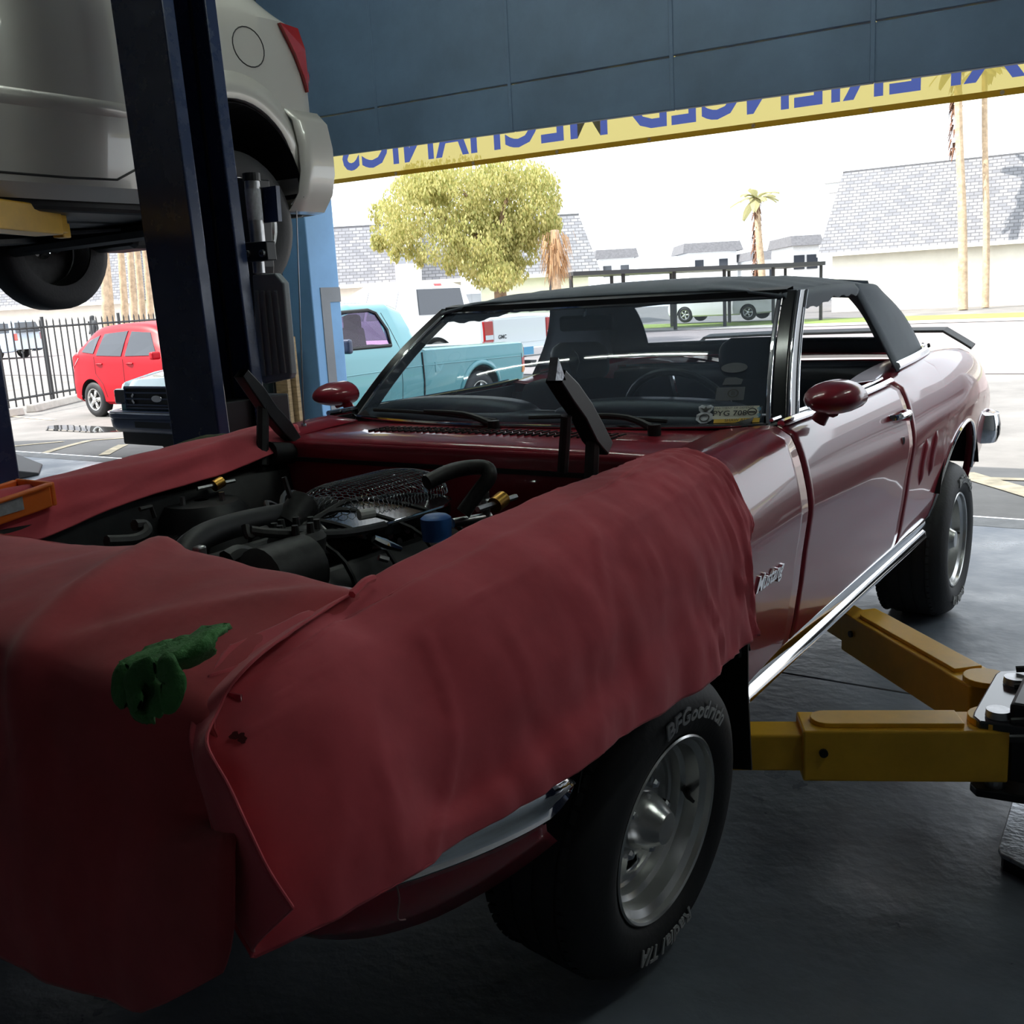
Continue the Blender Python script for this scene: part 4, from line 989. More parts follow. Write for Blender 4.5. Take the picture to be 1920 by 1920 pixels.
# ================================================================== other vehicles (local: y 0 = nose, +y to the tail, x across)
def inside(y, z, poly):
    c = False; n = len(poly)
    for i in range(n):
        (a, b), (c_, d) = poly[i], poly[(i+1) % n]
        if (b > z) != (d > z) and y < (c_-a)*(z-b)/(d-b)+a: c = not c
    return c
class Veh:
    def __init__(s, root, st, axles, ar, ah, az, paint, smooth=True, ny=90):
        s.root, s.st, s.axles, s.ar, s.ah, s.az, s.paint, s.ny = root, st, axles, ar, ah, az, paint, ny
        s.it = sinterp if smooth else interp
    def par(s, y): return [s.it(y, [(q[0], q[k]) for q in s.st]) for k in range(1, 7)]
    def section(s, y):
        zl, zb, zt, wl, wb, wt = s.par(y)
        pts = [(wl*.90, zl), (wl*.985, zl+.05), (lerp(wl, wb, .55)+.012, lerp(zl, zb, .40)), (wb+.008, lerp(zl, zb, .74)), (wb, zb), (lerp(wb, wt, .5)+.006, lerp(zb, zt, .48)), (wt+.004, zt-.055), (wt*.90, zt-.012), (wt*.55, zt), (0, zt+.012)]
        return pts
    def sx(s, y, z):
        return interp(z, sorted([(b, a) for a, b in s.section(y)[:7]]))
    def archz(s, y):
        for yc in s.axles:
            d = (y-yc)/s.ar
            if abs(d) < 1: return s.az+s.ah*math.sqrt(1-d*d)
        return None
    def body(s, holes=(), name='body'):
        y0, y1 = s.st[0][0], s.st[-1][0]
        ys = {round(y0+(y1-y0)*i/s.ny, 4) for i in range(s.ny+1)} | {q[0] for q in s.st}
        for yc in s.axles:
            ys |= {round(yc-s.ar*math.cos(PI*k/20), 4) for k in range(21)} | {round(yc-s.ar-.004, 4), round(yc+s.ar+.004, 4)}
        ys = sorted(y for y in ys if y0 <= y <= y1); rows = []
        for y in ys:
            pts = s.section(y); a = s.archz(y); lo = pts[0][1]
            if a: lo = max(lo, min(a, pts[4][1]-.02))
            fine = []
            for i in range(len(pts)-1):
                n = 5 if i in (2, 4, 5) else 2
                for k in range(n): fine.append((lerp(pts[i][0], pts[i+1][0], k/n), lerp(pts[i][1], pts[i+1][1], k/n)))
            fine.append(pts[-1]); m = []
            for x, z in fine:
                if z < lo: z = lo; x = s.sx(y, lo)
                m.append((x, z))
            rows.append([(x, y, z) for x, z in m]+[(-x, y, z) for x, z in m[-2::-1]])
        nv = len(rows[0]); f = []
        for i in range(len(rows)-1):
            for j in range(nv-1):
                q = [rows[i][j], rows[i][j+1], rows[i+1][j+1], rows[i+1][j]]
                cy = sum(p[1] for p in q)/4; cz = sum(p[2] for p in q)/4; cx = sum(p[0] for p in q)/4
                if any(inside(cy, cz, h) for h in holes) and abs(cx) > .35: continue
                if holes and 3.05 < cy < 3.17 and abs(cx) < .50 and 1.15 < cz < 1.52: continue
                f.append((i*nv+j, i*nv+j+1, (i+1)*nv+j+1, (i+1)*nv+j))
        b = MB().add([p for r in rows for p in r], f)
        if not holes:
            b.f.append(tuple(range(nv))[::-1]); b.f.append(tuple((len(rows)-1)*nv+k for k in range(nv)))
        else:
            b.f.append(tuple((len(rows)-1)*nv+k for k in range(nv))); b.f.append(tuple(range(nv))[::-1])
        s.obj = b.build(name, s.paint, s.root, smooth=38); return s.obj
    def patch(s, name, mat, poly, sides=(1, -1), off=.013, th=.012, par=None, sub=4):
        out = []
        for d in sides:
            pts = []
            n = len(poly)
            for i in range(n):
                (a, b), (c, e) = poly[i], poly[(i+1) % n]
                for k in range(sub): y, z = lerp(a, c, k/sub), lerp(b, e, k/sub); pts.append(Vector((d*(s.sx(y, z)+off), y, z)))
            out.append(MB().prism(pts, (d*-th, 0, 0)).build(name, mat, par or s.root))
        return out
    def line(s, name, mat, poly, r=.006, sides=(1, -1), off=.0):
        for d in sides:
            pts = []
            for (a, b), (c, e) in zip(poly, poly[1:]):
                for k in range(6): y, z = lerp(a, c, k/6), lerp(b, e, k/6); pts.append((d*(s.sx(y, z)+off), y, z))
            y, z = poly[-1]; pts.append((d*(s.sx(y, z)+off), y, z)); MB().tube(pts, r, 6).build(name, mat, s.root)
    def pane(s, name, mat, pts, off=(0, -.006, 0)): return MB().prism(pts, off).build(name, mat, s.root)
    def wheel(s, y, d, z, R, W, x, rim='alloy', spokes=5, Rr=None):
        Rr = Rr or R*.62
        w_ = MB().lathe([(0, Rr), (.012, Rr+.03), (.008, R-.05), (-.01, R-.012), (-.03, R), (-W+.03, R), (-W+.01, R-.012), (-W-.008, R-.05), (-W, Rr)], 40)
        M = Matrix.Translation((d*x, y, z)) @ (Matrix.Identity(4) if d > 0 else Matrix.Rotation(PI, 4, 'Z'))
        o = w_.xform(M).build('wheel', 'rubber', s.root, smooth=50)
        MB().lathe([(-W+.01, Rr), (-.08, Rr-.02), (-.02, Rr-.008), (.004, Rr), (.002, Rr-.014), (-.02, Rr-.02)], 32, M).build('rim', rim, o, smooth=40)
        MB().lathe([(-.06, Rr-.02), (-.055, .05)], 24, M).build('brake_disc', 'engine_grey', o)
        sp = MB()
        for k in range(spokes):
            a = 2*PI*k/spokes+.3; e = Vector((0, math.sin(a), math.cos(a))); t = Vector((0, math.cos(a), -math.sin(a)))
            sp.add([M @ (e*r_+t*u+Vector((x_, 0, 0))) for r_, u, x_ in ((.03, -.028, -.005), (.03, .028, -.005), (Rr-.01, .036, -.02), (Rr-.01, -.036, -.02))], [(0, 1, 2, 3)])
        sp.lathe([(-.005, .045), (.006, .04), (.008, 0)], 16, M)
        so_ = sp.build('spokes', rim, o, smooth=30, solid=.012)
        return o

# ---- silver hatchback up on the neighbouring lift
suv = thing('lifted_hatchback', 'silver beige hatchback raised high on the neighbouring lift', 'car', (-2.86, -2.05, 1.69), 0, wspace=False)
S = Veh(suv, [(0, .32, .62, .66, .62, .60, .52), (.12, .26, .68, .74, .78, .76, .62), (.8, .24, .86, .90, .85, .82, .68), (1.15, .24, .95, 1.0, .86, .85, .66), (1.75, .23, .98, 1.42, .86, .86, .60), (2.4, .22, 1.0, 1.52, .86, .865, .60), (3.2, .22, 1.03, 1.50, .865, .87, .60), (3.75, .23, 1.06, 1.42, .865, .865, .58), (4.06, .27, 1.06, 1.18, .84, .83, .56), (4.13, .30, .98, 1.04, .80, .80, .54)],
        [.86, 3.60], .385, .40, .30, 'silver_paint', ny=120)
S.body()
# flared rear bumper
rb = []
for i in range(25):
    a = lerp(-1, 1, i/24); x = .885*(1 if a > 0 else -1)*min(1, abs(a)*1.35)**.8; k = max(0, (abs(a)-.55)/.45)
    y = 4.255-.30*k**1.8
    if k > .4: x = (.885+.004*k)*(1 if a > 0 else -1)
    rb.append([(x*.97, y-.06, .68), (x*.995, y-.02, .63), (x, y, .52), (x, y, .40), (x*.985, y-.015, .30), (x*.95, y-.05, .22), (x*.90, y-.14, .21)])
MB().grid(rb).build('rear_bumper', 'silver_paint', suv, smooth=50, solid=.006)
S.patch('side_window', 'dark_glass', [(1.95, 1.03), (2.75, 1.05), (2.75, 1.42), (2.15, 1.40)]); S.patch('rear_side_window', 'dark_glass', [(2.85, 1.05), (3.55, 1.09), (3.42, 1.36), (2.85, 1.42)])
S.line('door_gap', 'black', [(1.62, .30), (1.60, .60), (1.62, .96)], .005); S.line('door_gap', 'black', [(1.62, .305), (2.75, .295), (2.96, .30), (3.08, .36), (3.16, .52), (3.18, .70), (3.20, 1.0)], .005); S.line('door_gap', 'black', [(2.42, .30), (2.42, .98)], .005)
for d in (1, -1):   # side mouldings: a raised crease low on the doors
    g = []
    for i in range(25):
        y = lerp(1.35, 3.10, i/24); e = min(1, min(i, 24-i)/3)**.5; x = S.sx(y, .52)
        g.append([(d*(x-.004), y, .60), (d*(x+.016*e), y, .585), (d*(x+.020*e), y, .555), (d*(x-.004), y, .53)])
    MB().grid(g).build('side_moulding', 'silver_paint', suv, smooth=60)
    g = []   # wheel arch flare and black liner
    for k in range(25):
        a = PI*k/24; y = 3.60-.40*math.cos(a); z = .30+.42*math.sin(a); yi = 3.60-.37*math.cos(a); zi = .30+.385*math.sin(a)
        yo = 3.60-.47*math.cos(a); zo = .30+.50*math.sin(a)
        g.append([(d*(S.sx(yo, max(zo, .3))+.001), yo, zo), (d*(S.sx(y, max(z, .3))+.022), y, z), (d*(S.sx(yi, max(zi, .3))+.010), yi, zi), (d*.55, yi, zi)])
    MB().grid(g).build('arch_flare', 'silver_paint', suv, smooth=60, solid=.004)
    for yc in (.86, 3.60):
        lr = [[(d*x, yc-.375*math.cos(a), .28+.39*math.sin(a)) for x in (.50, .872)] for a in [PI*k/18 for k in range(19)]]
        MB().grid(lr).build('wheel_liner', 'wheel_well', suv, solid=.004)
    S.wheel(.86, d, .16, .325, .20, .85); S.wheel(3.60, d, .15, .325, .20, .85)
    MB().tube([(d*.30, 3.30, .22), (d*.66, 3.60, .15)], .03, 8).build('suspension_arm', 'engine_black', suv)
    # tail lamp wrapping the corner
    tlp = [(d*(S.sx(y, z)+.022), y, z) for y, z in ((3.93, 1.06), (4.02, .94), (4.07, .84), (4.10, .78), (4.12, .84), (4.125, .98), (4.06, 1.06))]
    MB().prism(tlp, (d*-.05, .0, 0)).build('tail_lamp', 'tail_red', suv)
    MB().sphere((d*.80, 4.12, .86), (.03, .03, .05), 10, 8).build('tail_lamp_bulb', 'tail_red', suv, smooth=True)
# fuel flap outline
fc_ = [(3.72+.095*math.cos(a)*(1 if abs(math.cos(a)) < .9 else 1), .92+.085*math.sin(a)) for a in [2*PI*k/24 for k in range(25)]]
S.line('fuel_flap', 'engine_grey', fc_, .003, sides=(1,))
S.line('bumper_seam', 'engine_grey', [(3.93, .64), (4.02, .655), (4.08, .655)], .004)
S.pane('rear_screen', 'dark_glass', [(-.50, 4.10, 1.08), (.50, 4.10, 1.08), (.46, 3.86, 1.36), (-.46, 3.86, 1.36)], (0, .03, .02)); S.pane('windscreen', 'dark_glass', [(-.60, 1.12, 1.0), (.60, 1.12, 1.0), (.52, 1.72, 1.40), (-.52, 1.72, 1.40)], (0, -.03, .03))
for d in (1, -1): S.pane('headlamp', 'lamp_clear', [(d*.42, .06, .60), (d*.70, .16, .62), (d*.68, .15, .72), (d*.45, .08, .70)], (0, -.03, 0))
und = MB().bbox((-.74, .5, .18), (.74, 4.0, .26)); un = und.build('underbody', 'engine_black', suv, bevel=.02)
MB().tube([(-.1, 1.0, .15), (-.12, 2.4, .14), (-.25, 3.0, .15), (-.45, 3.5, .2)], .03, 8, n=4).build('exhaust_pipe', 'engine_grey', suv, smooth=True)
MB().bbox((-.62, 3.75, .12), (-.2, 4.0, .26)).build('silencer', 'engine_grey', suv, bevel=.05)
MB().tube([(-.72, 3.35, .14), (.72, 3.35, .14)], .04, 8).build('rear_beam', 'engine_black', suv)
for k in range(3): MB().tube([(.60, 2.2+.1*k, .16), (.30, 2.8+.08*k, .14), (.35, 3.3, .16)], .012, 6, n=4).build('brake_line', 'engine_grey', suv)

# ---- teal pickup parked nose-in just outside
teal = thing('teal_pickup', 'teal pickup truck parked with its nose against the garage front', 'pickup truck', (-7.22, 4.80, gz(-7, 7)-.03), math.radians(-1.5), wspace=False)
T = Veh(teal, [(0, .50, .82, .88, .70, .70, .62), (.10, .42, .90, .96, .82, .80, .66), (.5, .40, .98, 1.03, .86, .84, .68), (1.35, .38, 1.06, 1.11, .87, .86, .70), (1.40, .38, 1.06, 1.13, .87, .86, .68), (1.95, .38, 1.07, 1.55, .87, .86, .60), (2.25, .38, 1.07, 1.63, .87, .86, .60), (2.85, .38, 1.07, 1.63, .87, .86, .60), (3.08, .38, 1.06, 1.55, .87, .86, .60), (3.16, .38, 1.04, 1.10, .87, .86, .62), (3.18, .40, 1.02, 1.045, .87, .87, .80), (5.25, .42, .98, 1.005, .86, .865, .79), (5.30, .45, .95, .97, .84, .85, .78)],
        [.80, 4.30], .40, .40, .36, 'teal_paint', smooth=False, ny=110)
win = [(1.66, 1.12), (2.62, 1.12), (2.66, 1.30), (2.60, 1.50), (2.50, 1.54), (2.05, 1.53), (1.98, 1.48)]
T.body(holes=[[(1.70, 1.14), (2.60, 1.14), (2.60, 1.48), (2.48, 1.52), (2.06, 1.51)]])
T.patch('door_window', 'violet_glass', win, off=.006, th=.004)
for d in (1, -1):
    pts = [(d*(T.sx(y, z)+.010), y, z) for y, z in win]; pts.append(pts[0]); MB().tube(pts, .022, 6).build('window_gasket', 'black', teal)
    T.wheel(.80, d, .34, .34, .20, .84); T.wheel(4.30, d, .34, .34, .20, .84)
    lr = None
    for yc in (.80, 4.30):
        MB().grid([[(d*x, yc-.39*math.cos(a), .36+.385*math.sin(a)) for x in (.45, .862)] for a in [PI*k/16 for k in range(17)]]).build('wheel_liner', 'wheel_well', teal, solid=.004)
        MB().grid([[(d*(T.sx(yc-r*math.cos(a), max(.42, .36+r*math.sin(a)))+o_), yc-r*math.cos(a), .36+r*math.sin(a)) for r, o_ in ((.47, .002), (.43, .018), (.40, .012))] for a in [PI*k/16 for k in range(17)]]).build('arch_lip', 'teal_paint', teal, smooth=60, solid=.004)
    MB().box((d*.99, 1.72, 1.16), (.20, .08, .16)).build('door_mirror', 'navy_plastic', teal, bevel=.03, bseg=3); MB().box((d*.88, 1.74, 1.12), (.08, .04, .05)).build('mirror_arm', 'navy_plastic', teal)
    tl_ = T.patch('tail_lamp', 'tail_red', [(5.22, .60), (5.295, .60), (5.295, .92), (5.22, .92)], sides=(d,), off=.008, th=.03)[0]; MB().bbox((d*.62, 5.30, .60), (d*.85, 5.315, .92)).build('tail_lamp_face', 'tail_red', tl_); MB().bbox((d*.63, 5.314, .66), (d*.84, 5.318, .74)).build('reversing_lens', 'lamp_clear', tl_)
    T.patch('indicator', 'amber', [(5.215, .58), (5.28, .58), (5.28, .68), (5.215, .68)], sides=(d,), off=.012, th=.02)
    MB().bbox((d*.56, -.02, .70), (d*.80, .10, .86)).build('headlamp', 'dark_glass', teal, bevel=.02); MB().bbox((d*.80, .03, .70), (d*.835, .18, .86)).build('corner_lamp', 'amber', teal, bevel=.01)
    # cab seats
    MB().box((d*.36, 2.45, 1.05), (.46, .14, .60), (.12, 0, 0)).build('cab_seat', 'engine_grey', teal, bevel=.05, bseg=3); MB().box((d*.36, 2.50, 1.40), (.26, .10, .20)).build('headrest', 'engine_grey', teal, bevel=.05, bseg=3)
T.line('door_gap', 'black', [(1.50, .50), (1.50, 1.06)], .004); T.line('door_gap', 'black', [(2.74, .46), (2.76, 1.06), (2.70, 1.5)], .004); T.line('bed_gap', 'black', [(3.14, .42), (3.14, 1.0)], .012, off=.004)
T.line('body_crease', 'teal_paint', [(.6, .80), (1.4, .82), (3.1, .84), (5.2, .81)], .008)
T.patch('fuel_flap', 'teal_paint', [(3.36, .74), (3.52, .74), (3.52, .90), (3.36, .90)], sides=(1,), off=.006)
T.pane('windscreen', 'mist_glass', [(-.68, 1.42, 1.12), (.68, 1.42, 1.12), (.58, 1.92, 1.53), (-.58, 1.92, 1.53)], (0, -.02, .02)); T.pane('rear_screen', 'mist_glass', [(-.55, 3.12, 1.16), (.55, 3.12, 1.16), (.52, 3.03, 1.52), (-.52, 3.03, 1.52)], (0, .02, 0))
# grille, lamps and bumper of the nose
gr = MB().bbox((-.56, -.03, .66), (.56, .04, .88)).build('grille', 'black', teal, bevel=.015)
for z in (.70, .765, .83): MB().bbox((-.55, -.045, z-.010), (.55, -.028, z+.010)).build('grille_bar', 'navy_plastic', gr, bevel=.004)
fr4 = MB(); MB().tube([(-.56, -.035, .665), (.56, -.035, .665), (.56, -.035, .885), (-.56, -.035, .885), (-.56, -.035, .665)], .014, 6).build('grille_surround', 'navy_plastic', gr)
for x in (-.42, .42): 
    for z in (.735, .80): MB().box((x, -.04, z), (.05, .012, .026), (0, .7 if (x > 0) == (z > .77) else -.7, 0)).build('grille_tick', 'chrome', gr)
ovl = [(.088*math.cos(a), -.052, .768+.036*math.sin(a)) for a in [2*PI*k/20 for k in range(20)]]; MB().prism(ovl, (0, .014, 0)).build('oval_badge', 'chrome', gr, bevel=.003)
rbm = []
for i in range(29):
    a = lerp(-1, 1, i/28); k = max(0, (abs(a)-.72)/.28); x = a*.92; y = -.15+.20*k**2.2
    rbm.append([(x*.97, y+.10, .640), (x*.995, y+.02, .634), (x, y, .610), (x, y+.004, .575), (x*.998, y+.02, .560), (x, y+.012, .545), (x*.995, y+.022, .47), (x*.97, y+.06, .42), (x*.94, y+.14, .40)])
MB().grid(rbm).build('front_bumper', 'navy_plastic', teal, smooth=40, solid=.006)
MB().tube([(a*.922, -.154+.20*max(0, (abs(a)-.72)/.28)**2.2, .628) for a in [lerp(-1, 1, i/28) for i in range(29)]], .012, 6).build('bumper_strip', 'chrome', teal, smooth=True)
MB().bbox((-.80, .02, .26), (.80, .12, .42)).build('air_dam', 'black', teal, bevel=.02); MB().bbox((-.30, -.14, .475), (.30, -.11, .54)).build('bumper_slot', 'black', teal)
MB().bbox((-.8, .3, .40), (.8, 4.9, .46)).build('chassis', 'engine_black', teal)
MB().bbox((-.78, 5.28, .44), (.78, 5.37, .56)).build('rear_bumper', 'navy_plastic', teal, bevel=.02)

# ---- white crew cab pickup further out
wtl = atd(974, 620, 18.3); WNOSE = (wtl.x-5.75*.9925, wtl.y+5.75*.122, gz(wtl.x, wtl.y)+.02)
wt = thing('white_pickup', 'white crew cab pickup truck standing beyond the teal pickup', 'pickup truck', WNOSE, math.radians(263), wspace=False)
Wt = Veh(wt, [(0, .55, 1.0, 1.05, .80, .80, .72), (.15, .5, 1.08, 1.14, .94, .92, .74), (1.3, .48, 1.18, 1.24, .98, .97, .76), (1.9, .48, 1.2, 1.80, .98, .97, .70), (2.3, .48, 1.2, 1.93, .98, .97, .70), (3.5, .48, 1.2, 1.93, .98, .97, .70), (3.72, .48, 1.2, 1.86, .98, .97, .70), (3.80, .48, 1.2, 1.25, .98, .97, .74), (3.84, .5, 1.22, 1.25, .98, .98, .9), (5.7, .52, 1.22, 1.25, .97, .975, .9), (5.76, .56, 1.18, 1.2, .94, .95, .88)],
         [1.0, 4.6], .50, .50, .42, 'white_paint', smooth=False, ny=110)
Wt.body()
Wt.patch('front_window', 'pale_glass', [(1.75, 1.27), (2.55, 1.27), (2.55, 1.80), (2.1, 1.78)]); Wt.patch('rear_door_window', 'pale_glass', [(2.65, 1.27), (3.45, 1.27), (3.42, 1.78), (2.65, 1.80)])
Wt.pane('rear_screen', 'dark_glass', [(-.62, 3.80, 1.32), (.62, 3.80, 1.32), (.58, 3.72, 1.80), (-.58, 3.72, 1.80)], (0, .03, 0)); Wt.pane('brake_light', 'tail_red', [(-.09, 3.71, 1.855), (.09, 3.71, 1.855), (.09, 3.69, 1.90), (-.09, 3.69, 1.90)], (0, .03, 0))
for d in (1, -1):
    Wt.wheel(1.0, d, .42, .42, .26, .97); Wt.wheel(4.6, d, .42, .42, .26, .97)
    for yc in (1.0, 4.6): MB().grid([[(d*x, yc-.49*math.cos(a), .42+.485*math.sin(a)) for x in (.5, .972)] for a in [PI*k/16 for k in range(17)]]).build('wheel_liner', 'wheel_well', wt, solid=.004)
    lp = MB().bbox((d*.74, 5.70, .80), (d*.965, 5.785, 1.16)).build('tail_lamp', 'tail_red', wt, bevel=.01); MB().bbox((d*.75, 5.784, .84), (d*.95, 5.79, .92)).build('reversing_lens', 'lamp_clear', lp)
MB().bbox((-.72, 5.75, .74), (.72, 5.775, 1.18)).build('tailgate', 'white_paint', wt, bevel=.01)
v, f = text_mesh('GMC', .10, .002, .002); MB().add([(.5-p.x, 5.78, .84+p.y) for p in v], f).build('tailgate_badge', 'engine_black', wt)
bb = MB().bbox((-.94, 5.74, .48), (.94, 5.92, .66)).build('rear_bumper', 'chrome', wt, bevel=.03); MB().bbox((-.16, 5.92, .52), (.16, 5.93, .66)).build('number_plate', 'sticker_blue', bb); MB().bbox((-.08, 5.80, .30), (.08, 6.05, .42)).build('tow_hitch', 'engine_black', bb)

# ---- red hatchback backed up to the fence
rh = thing('red_hatchback', 'bright red hatchback parked tail first against the iron fence', 'car', (-10.35, 9.0, gz(-12, 9)), math.radians(90), wspace=False)
H = Veh(rh, [(0, .35, .62, .68, .62, .60, .50), (.15, .26, .72, .78, .78, .74, .60), (.85, .22, .90, .95, .83, .80, .66), (1.05, .22, .93, 1.0, .83, .81, .66), (1.6, .22, .95, 1.38, .83, .82, .58), (2.1, .22, .96, 1.50, .83, .82, .57), (3.1, .22, 1.0, 1.49, .83, .815, .56), (3.55, .24, 1.02, 1.36, .82, .79, .54), (3.80, .28, 1.0, 1.12, .79, .76, .52), (3.88, .34, .80, .86, .72, .70, .5)],
        [.75, 3.28], .34, .34, .30, 'hatch_red', ny=90)
H.body()
H.patch('front_window', 'dark_glass', [(1.50, 1.0), (2.28, 1.0), (2.28, 1.38), (1.82, 1.35)]); H.patch('rear_door_window', 'dark_glass', [(2.38, 1.0), (3.05, 1.02), (3.0, 1.36), (2.38, 1.39)]); H.patch('quarter_window', 'dark_glass', [(3.15, 1.05), (3.52, 1.08), (3.40, 1.26), (3.12, 1.34)])
H.line('door_gap', 'black', [(1.35, .34), (1.34, .92)], .004); H.line('door_gap', 'black', [(2.33, .32), (2.34, .95)], .004); H.line('door_gap', 'black', [(2.86, .34), (2.92, .55), (3.10, .72), (3.12, 1.0)], .004)
for d in (1, -1):
    H.wheel(.75, d, .295, .295, .17, .80); H.wheel(3.28, d, .295, .295, .17, .80)
    for yc in (.75, 3.28): MB().grid([[(d*x, yc-.335*math.cos(a), .30+.335*math.sin(a)) for x in (.45, .80)] for a in [PI*k/16 for k in range(17)]]).build('wheel_liner', 'wheel_well', rh, solid=.004)
    H.patch('tail_lamp', 'tail_red', [(3.58, .98), (3.80, .80), (3.84, .80), (3.80, 1.0), (3.66, 1.12)], sides=(d,), off=.006, th=.01)
    for y in (2.16, 2.98): MB().tube([(d*(H.sx(y, .88)+.005), y-.08, .88), (d*(H.sx(y, .88)+.03), y, .885), (d*(H.sx(y, .88)+.005), y+.08, .88)], .014, 6, n=4).build('door_handle', 'hatch_red', rh, smooth=True)
    H.pane('headlamp', 'lamp_clear', [(d*.40, .10, .62), (d*.70, .22, .64), (d*.68, .30, .78), (d*.45, .14, .74)], (0, -.04, 0))
    MB().box((d*.93, 1.35, 1.0), (.16, .10, .12)).build('door_mirror', 'hatch_red', rh, bevel=.03, bseg=3)
H.pane('windscreen', 'dark_glass', [(-.60, 1.04, 1.0), (.60, 1.04, 1.0), (.50, 1.58, 1.36), (-.50, 1.58, 1.36)], (0, -.02, .03)); H.pane('rear_screen', 'dark_glass', [(-.50, 3.78, 1.10), (.50, 3.78, 1.10), (.44, 3.56, 1.34), (-.44, 3.56, 1.34)], (0, .05, .04))

# ---- silver blue minivan across the street
mv = thing('minivan', 'silver blue minivan stopped on the street beyond the fence', 'car', (-46.7, 22.0, gz(-44, 23)), math.radians(-69.6), wspace=False)
V = Veh(mv, [(0, .4, .7, .76, .7, .68, .56), (.2, .3, .82, .9, .9, .86, .7), (1.1, .28, 1.02, 1.08, .96, .93, .74), (1.9, .28, 1.06, 1.66, .97, .95, .66), (2.4, .28, 1.06, 1.75, .97, .95, .66), (4.5, .28, 1.08, 1.74, .97, .94, .66), (4.95, .32, 1.08, 1.5, .94, .91, .62), (5.05, .4, 1.0, 1.1, .9, .88, .6)], [.95, 3.95], .39, .39, .33, 'van_silver', ny=70)
V.body(); V.patch('side_window', 'dark_glass', [(2.0, 1.12), (3.0, 1.12), (3.0, 1.60), (2.3, 1.60)]); V.patch('sliding_door_window', 'dark_glass', [(3.1, 1.12), (3.9, 1.12), (3.9, 1.60), (3.1, 1.60)]); V.patch('quarter_window', 'dark_glass', [(4.0, 1.13), (4.8, 1.15), (4.65, 1.55), (4.0, 1.60)])
V.pane('rear_screen', 'dark_glass', [(-.74, 5.05, 1.14), (.74, 5.05, 1.14), (.64, 4.92, 1.58), (-.64, 4.92, 1.58)], (0, .06, 0))
for d in (1, -1):
    V.wheel(.95, d, .33, .33, .2, .95); V.wheel(3.95, d, .33, .33, .2, .95)
    for yc in (.95, 3.95): MB().grid([[(d*x, yc-.385*math.cos(a), .33+.385*math.sin(a)) for x in (.5, .95)] for a in [PI*k/16 for k in range(17)]]).build('wheel_liner', 'wheel_well', mv, solid=.004)
    MB().bbox((d*.74, 4.96, .80), (d*.93, 5.08, 1.10)).build('tail_lamp', 'tail_red', mv, bevel=.02)
# ================================================================== two post lift of this bay
lf = thing('lift_column', 'dark navy steel lift column with hoses beside the silver hatchback', 'lift post', (-1.61, .92, 0))
XL0, XL1, YL0, YL1 = -1.76, -1.47, .80, 1.05; LH = 3.95
col_ = MB(); t_ = .012
prof = [(XL1, YL0+.055), (XL1, YL0), (XL0, YL0), (XL0, YL1), (XL1, YL1), (XL1, YL1-.055), (XL1-t_, YL1-.055), (XL1-t_, YL1-t_), (XL0+t_, YL1-t_), (XL0+t_, YL0+t_), (XL1-t_, YL0+t_), (XL1-t_, YL0+.055)]
lean = lambda z: .075*(1-z/2.7)
col_.prism([(x+lean(.03), y, 0.03) for x, y in prof], (lean(LH)-lean(.03), 0, LH)); cobj = col_.build('column', 'lift_navy', lf, bevel=.006, bseg=2)
MB().bbox((-1.87, .62, 0), (-1.30, 1.25, .03)).build('base_plate', 'lift_navy', lf, bevel=.004)
def vrod(px, py, X, r, z0, z1, mat, name): 
    p = at(px, py, 'X', X); return MB().cyl((X, p.y, z0), (X, p.y, z1), r, seg=10).build(name, mat, lf, smooth=True)
vrod(362, 400, -1.56, .015, .4, 3.6, 'lift_black', 'hydraulic_hose'); vrod(402, 400, -1.60, .013, .5, 3.6, 'lift_black', 'equaliser_cable')
vrod(343, 275, -1.50, .008, 1.72, 2.12, 'steel', 'lock_rod')
p = at(398, 690, 'X', -1.50); n_ = MB()
n_.cyl(p+Vector((0, 0, -.06)), p+Vector((0, 0, .06)), .010, seg=8); n_.build('threaded_stud', 'steel', lf)
for dz in (-.022, .018): MB().cyl(p+Vector((0, 0, dz)), p+Vector((0, 0, dz+.022)), .020, seg=6).build('nut', 'steel', lf)
# carriage, ram cylinder, ribbed door pad
YP = 1.15
cr = MB().prism([at(px, py, 'Y', YP) for px, py in ((428, 332), (470, 334), (480, 500), (470, 720), (445, 720))], (0, .10, 0)).build('carriage', 'lift_black', lf, bevel=.006)
MB().bbox((-1.60, .86, .30), (-1.45, 1.20, 1.1)).build('carriage_lower', 'lift_black', lf, bevel=.006)
a, b = at(472, 340, 'Y', YP-.02), at(484, 462, 'Y', YP-.02)
cy = MB().cyl(a, b, .030, seg=18).build('ram_cylinder', 'steel', lf, smooth=40); cy['label'] = 'bright ram cylinder with a white label'
MB().cyl(a.lerp(b, .12), a.lerp(b, .60), .0308, seg=18).build('cylinder_label', 'paper', cy, smooth=40)
MB().cyl(a, a+Vector((0, 0, .03)), .034, seg=18).build('cylinder_cap', 'lift_black', cy)
br = MB().prism([at(px, py, 'Y', YP-.07) for px, py in ((455, 455), (498, 452), (502, 488), (458, 492))], (0, .05, 0)).build('bracket', 'lift_black', lf, bevel=.004)
for px, py in ((466, 476), (494, 475)):
    q = at(px, py, 'Y', YP-.07); MB().cyl(q, q+Vector((0, -.012, 0)), .014, seg=12).build('bolt', 'steel', br); MB().cyl(q, q+Vector((0, -.016, 0)), .006, seg=8).build('bolt_hole', 'black', br)
MB().cyl(at(484, 490, 'Y', YP-.02), at(486, 512, 'Y', YP-.02), .024, seg=14).build('ram_foot', 'steel', lf, smooth=40)
MB().prism([at(px, py, 'Y', YP+.06) for px, py in ((490, 352), (517, 348), (522, 415), (494, 418))], (0, .02, 0)).build('blue_bracket', 'lift_navy', lf)
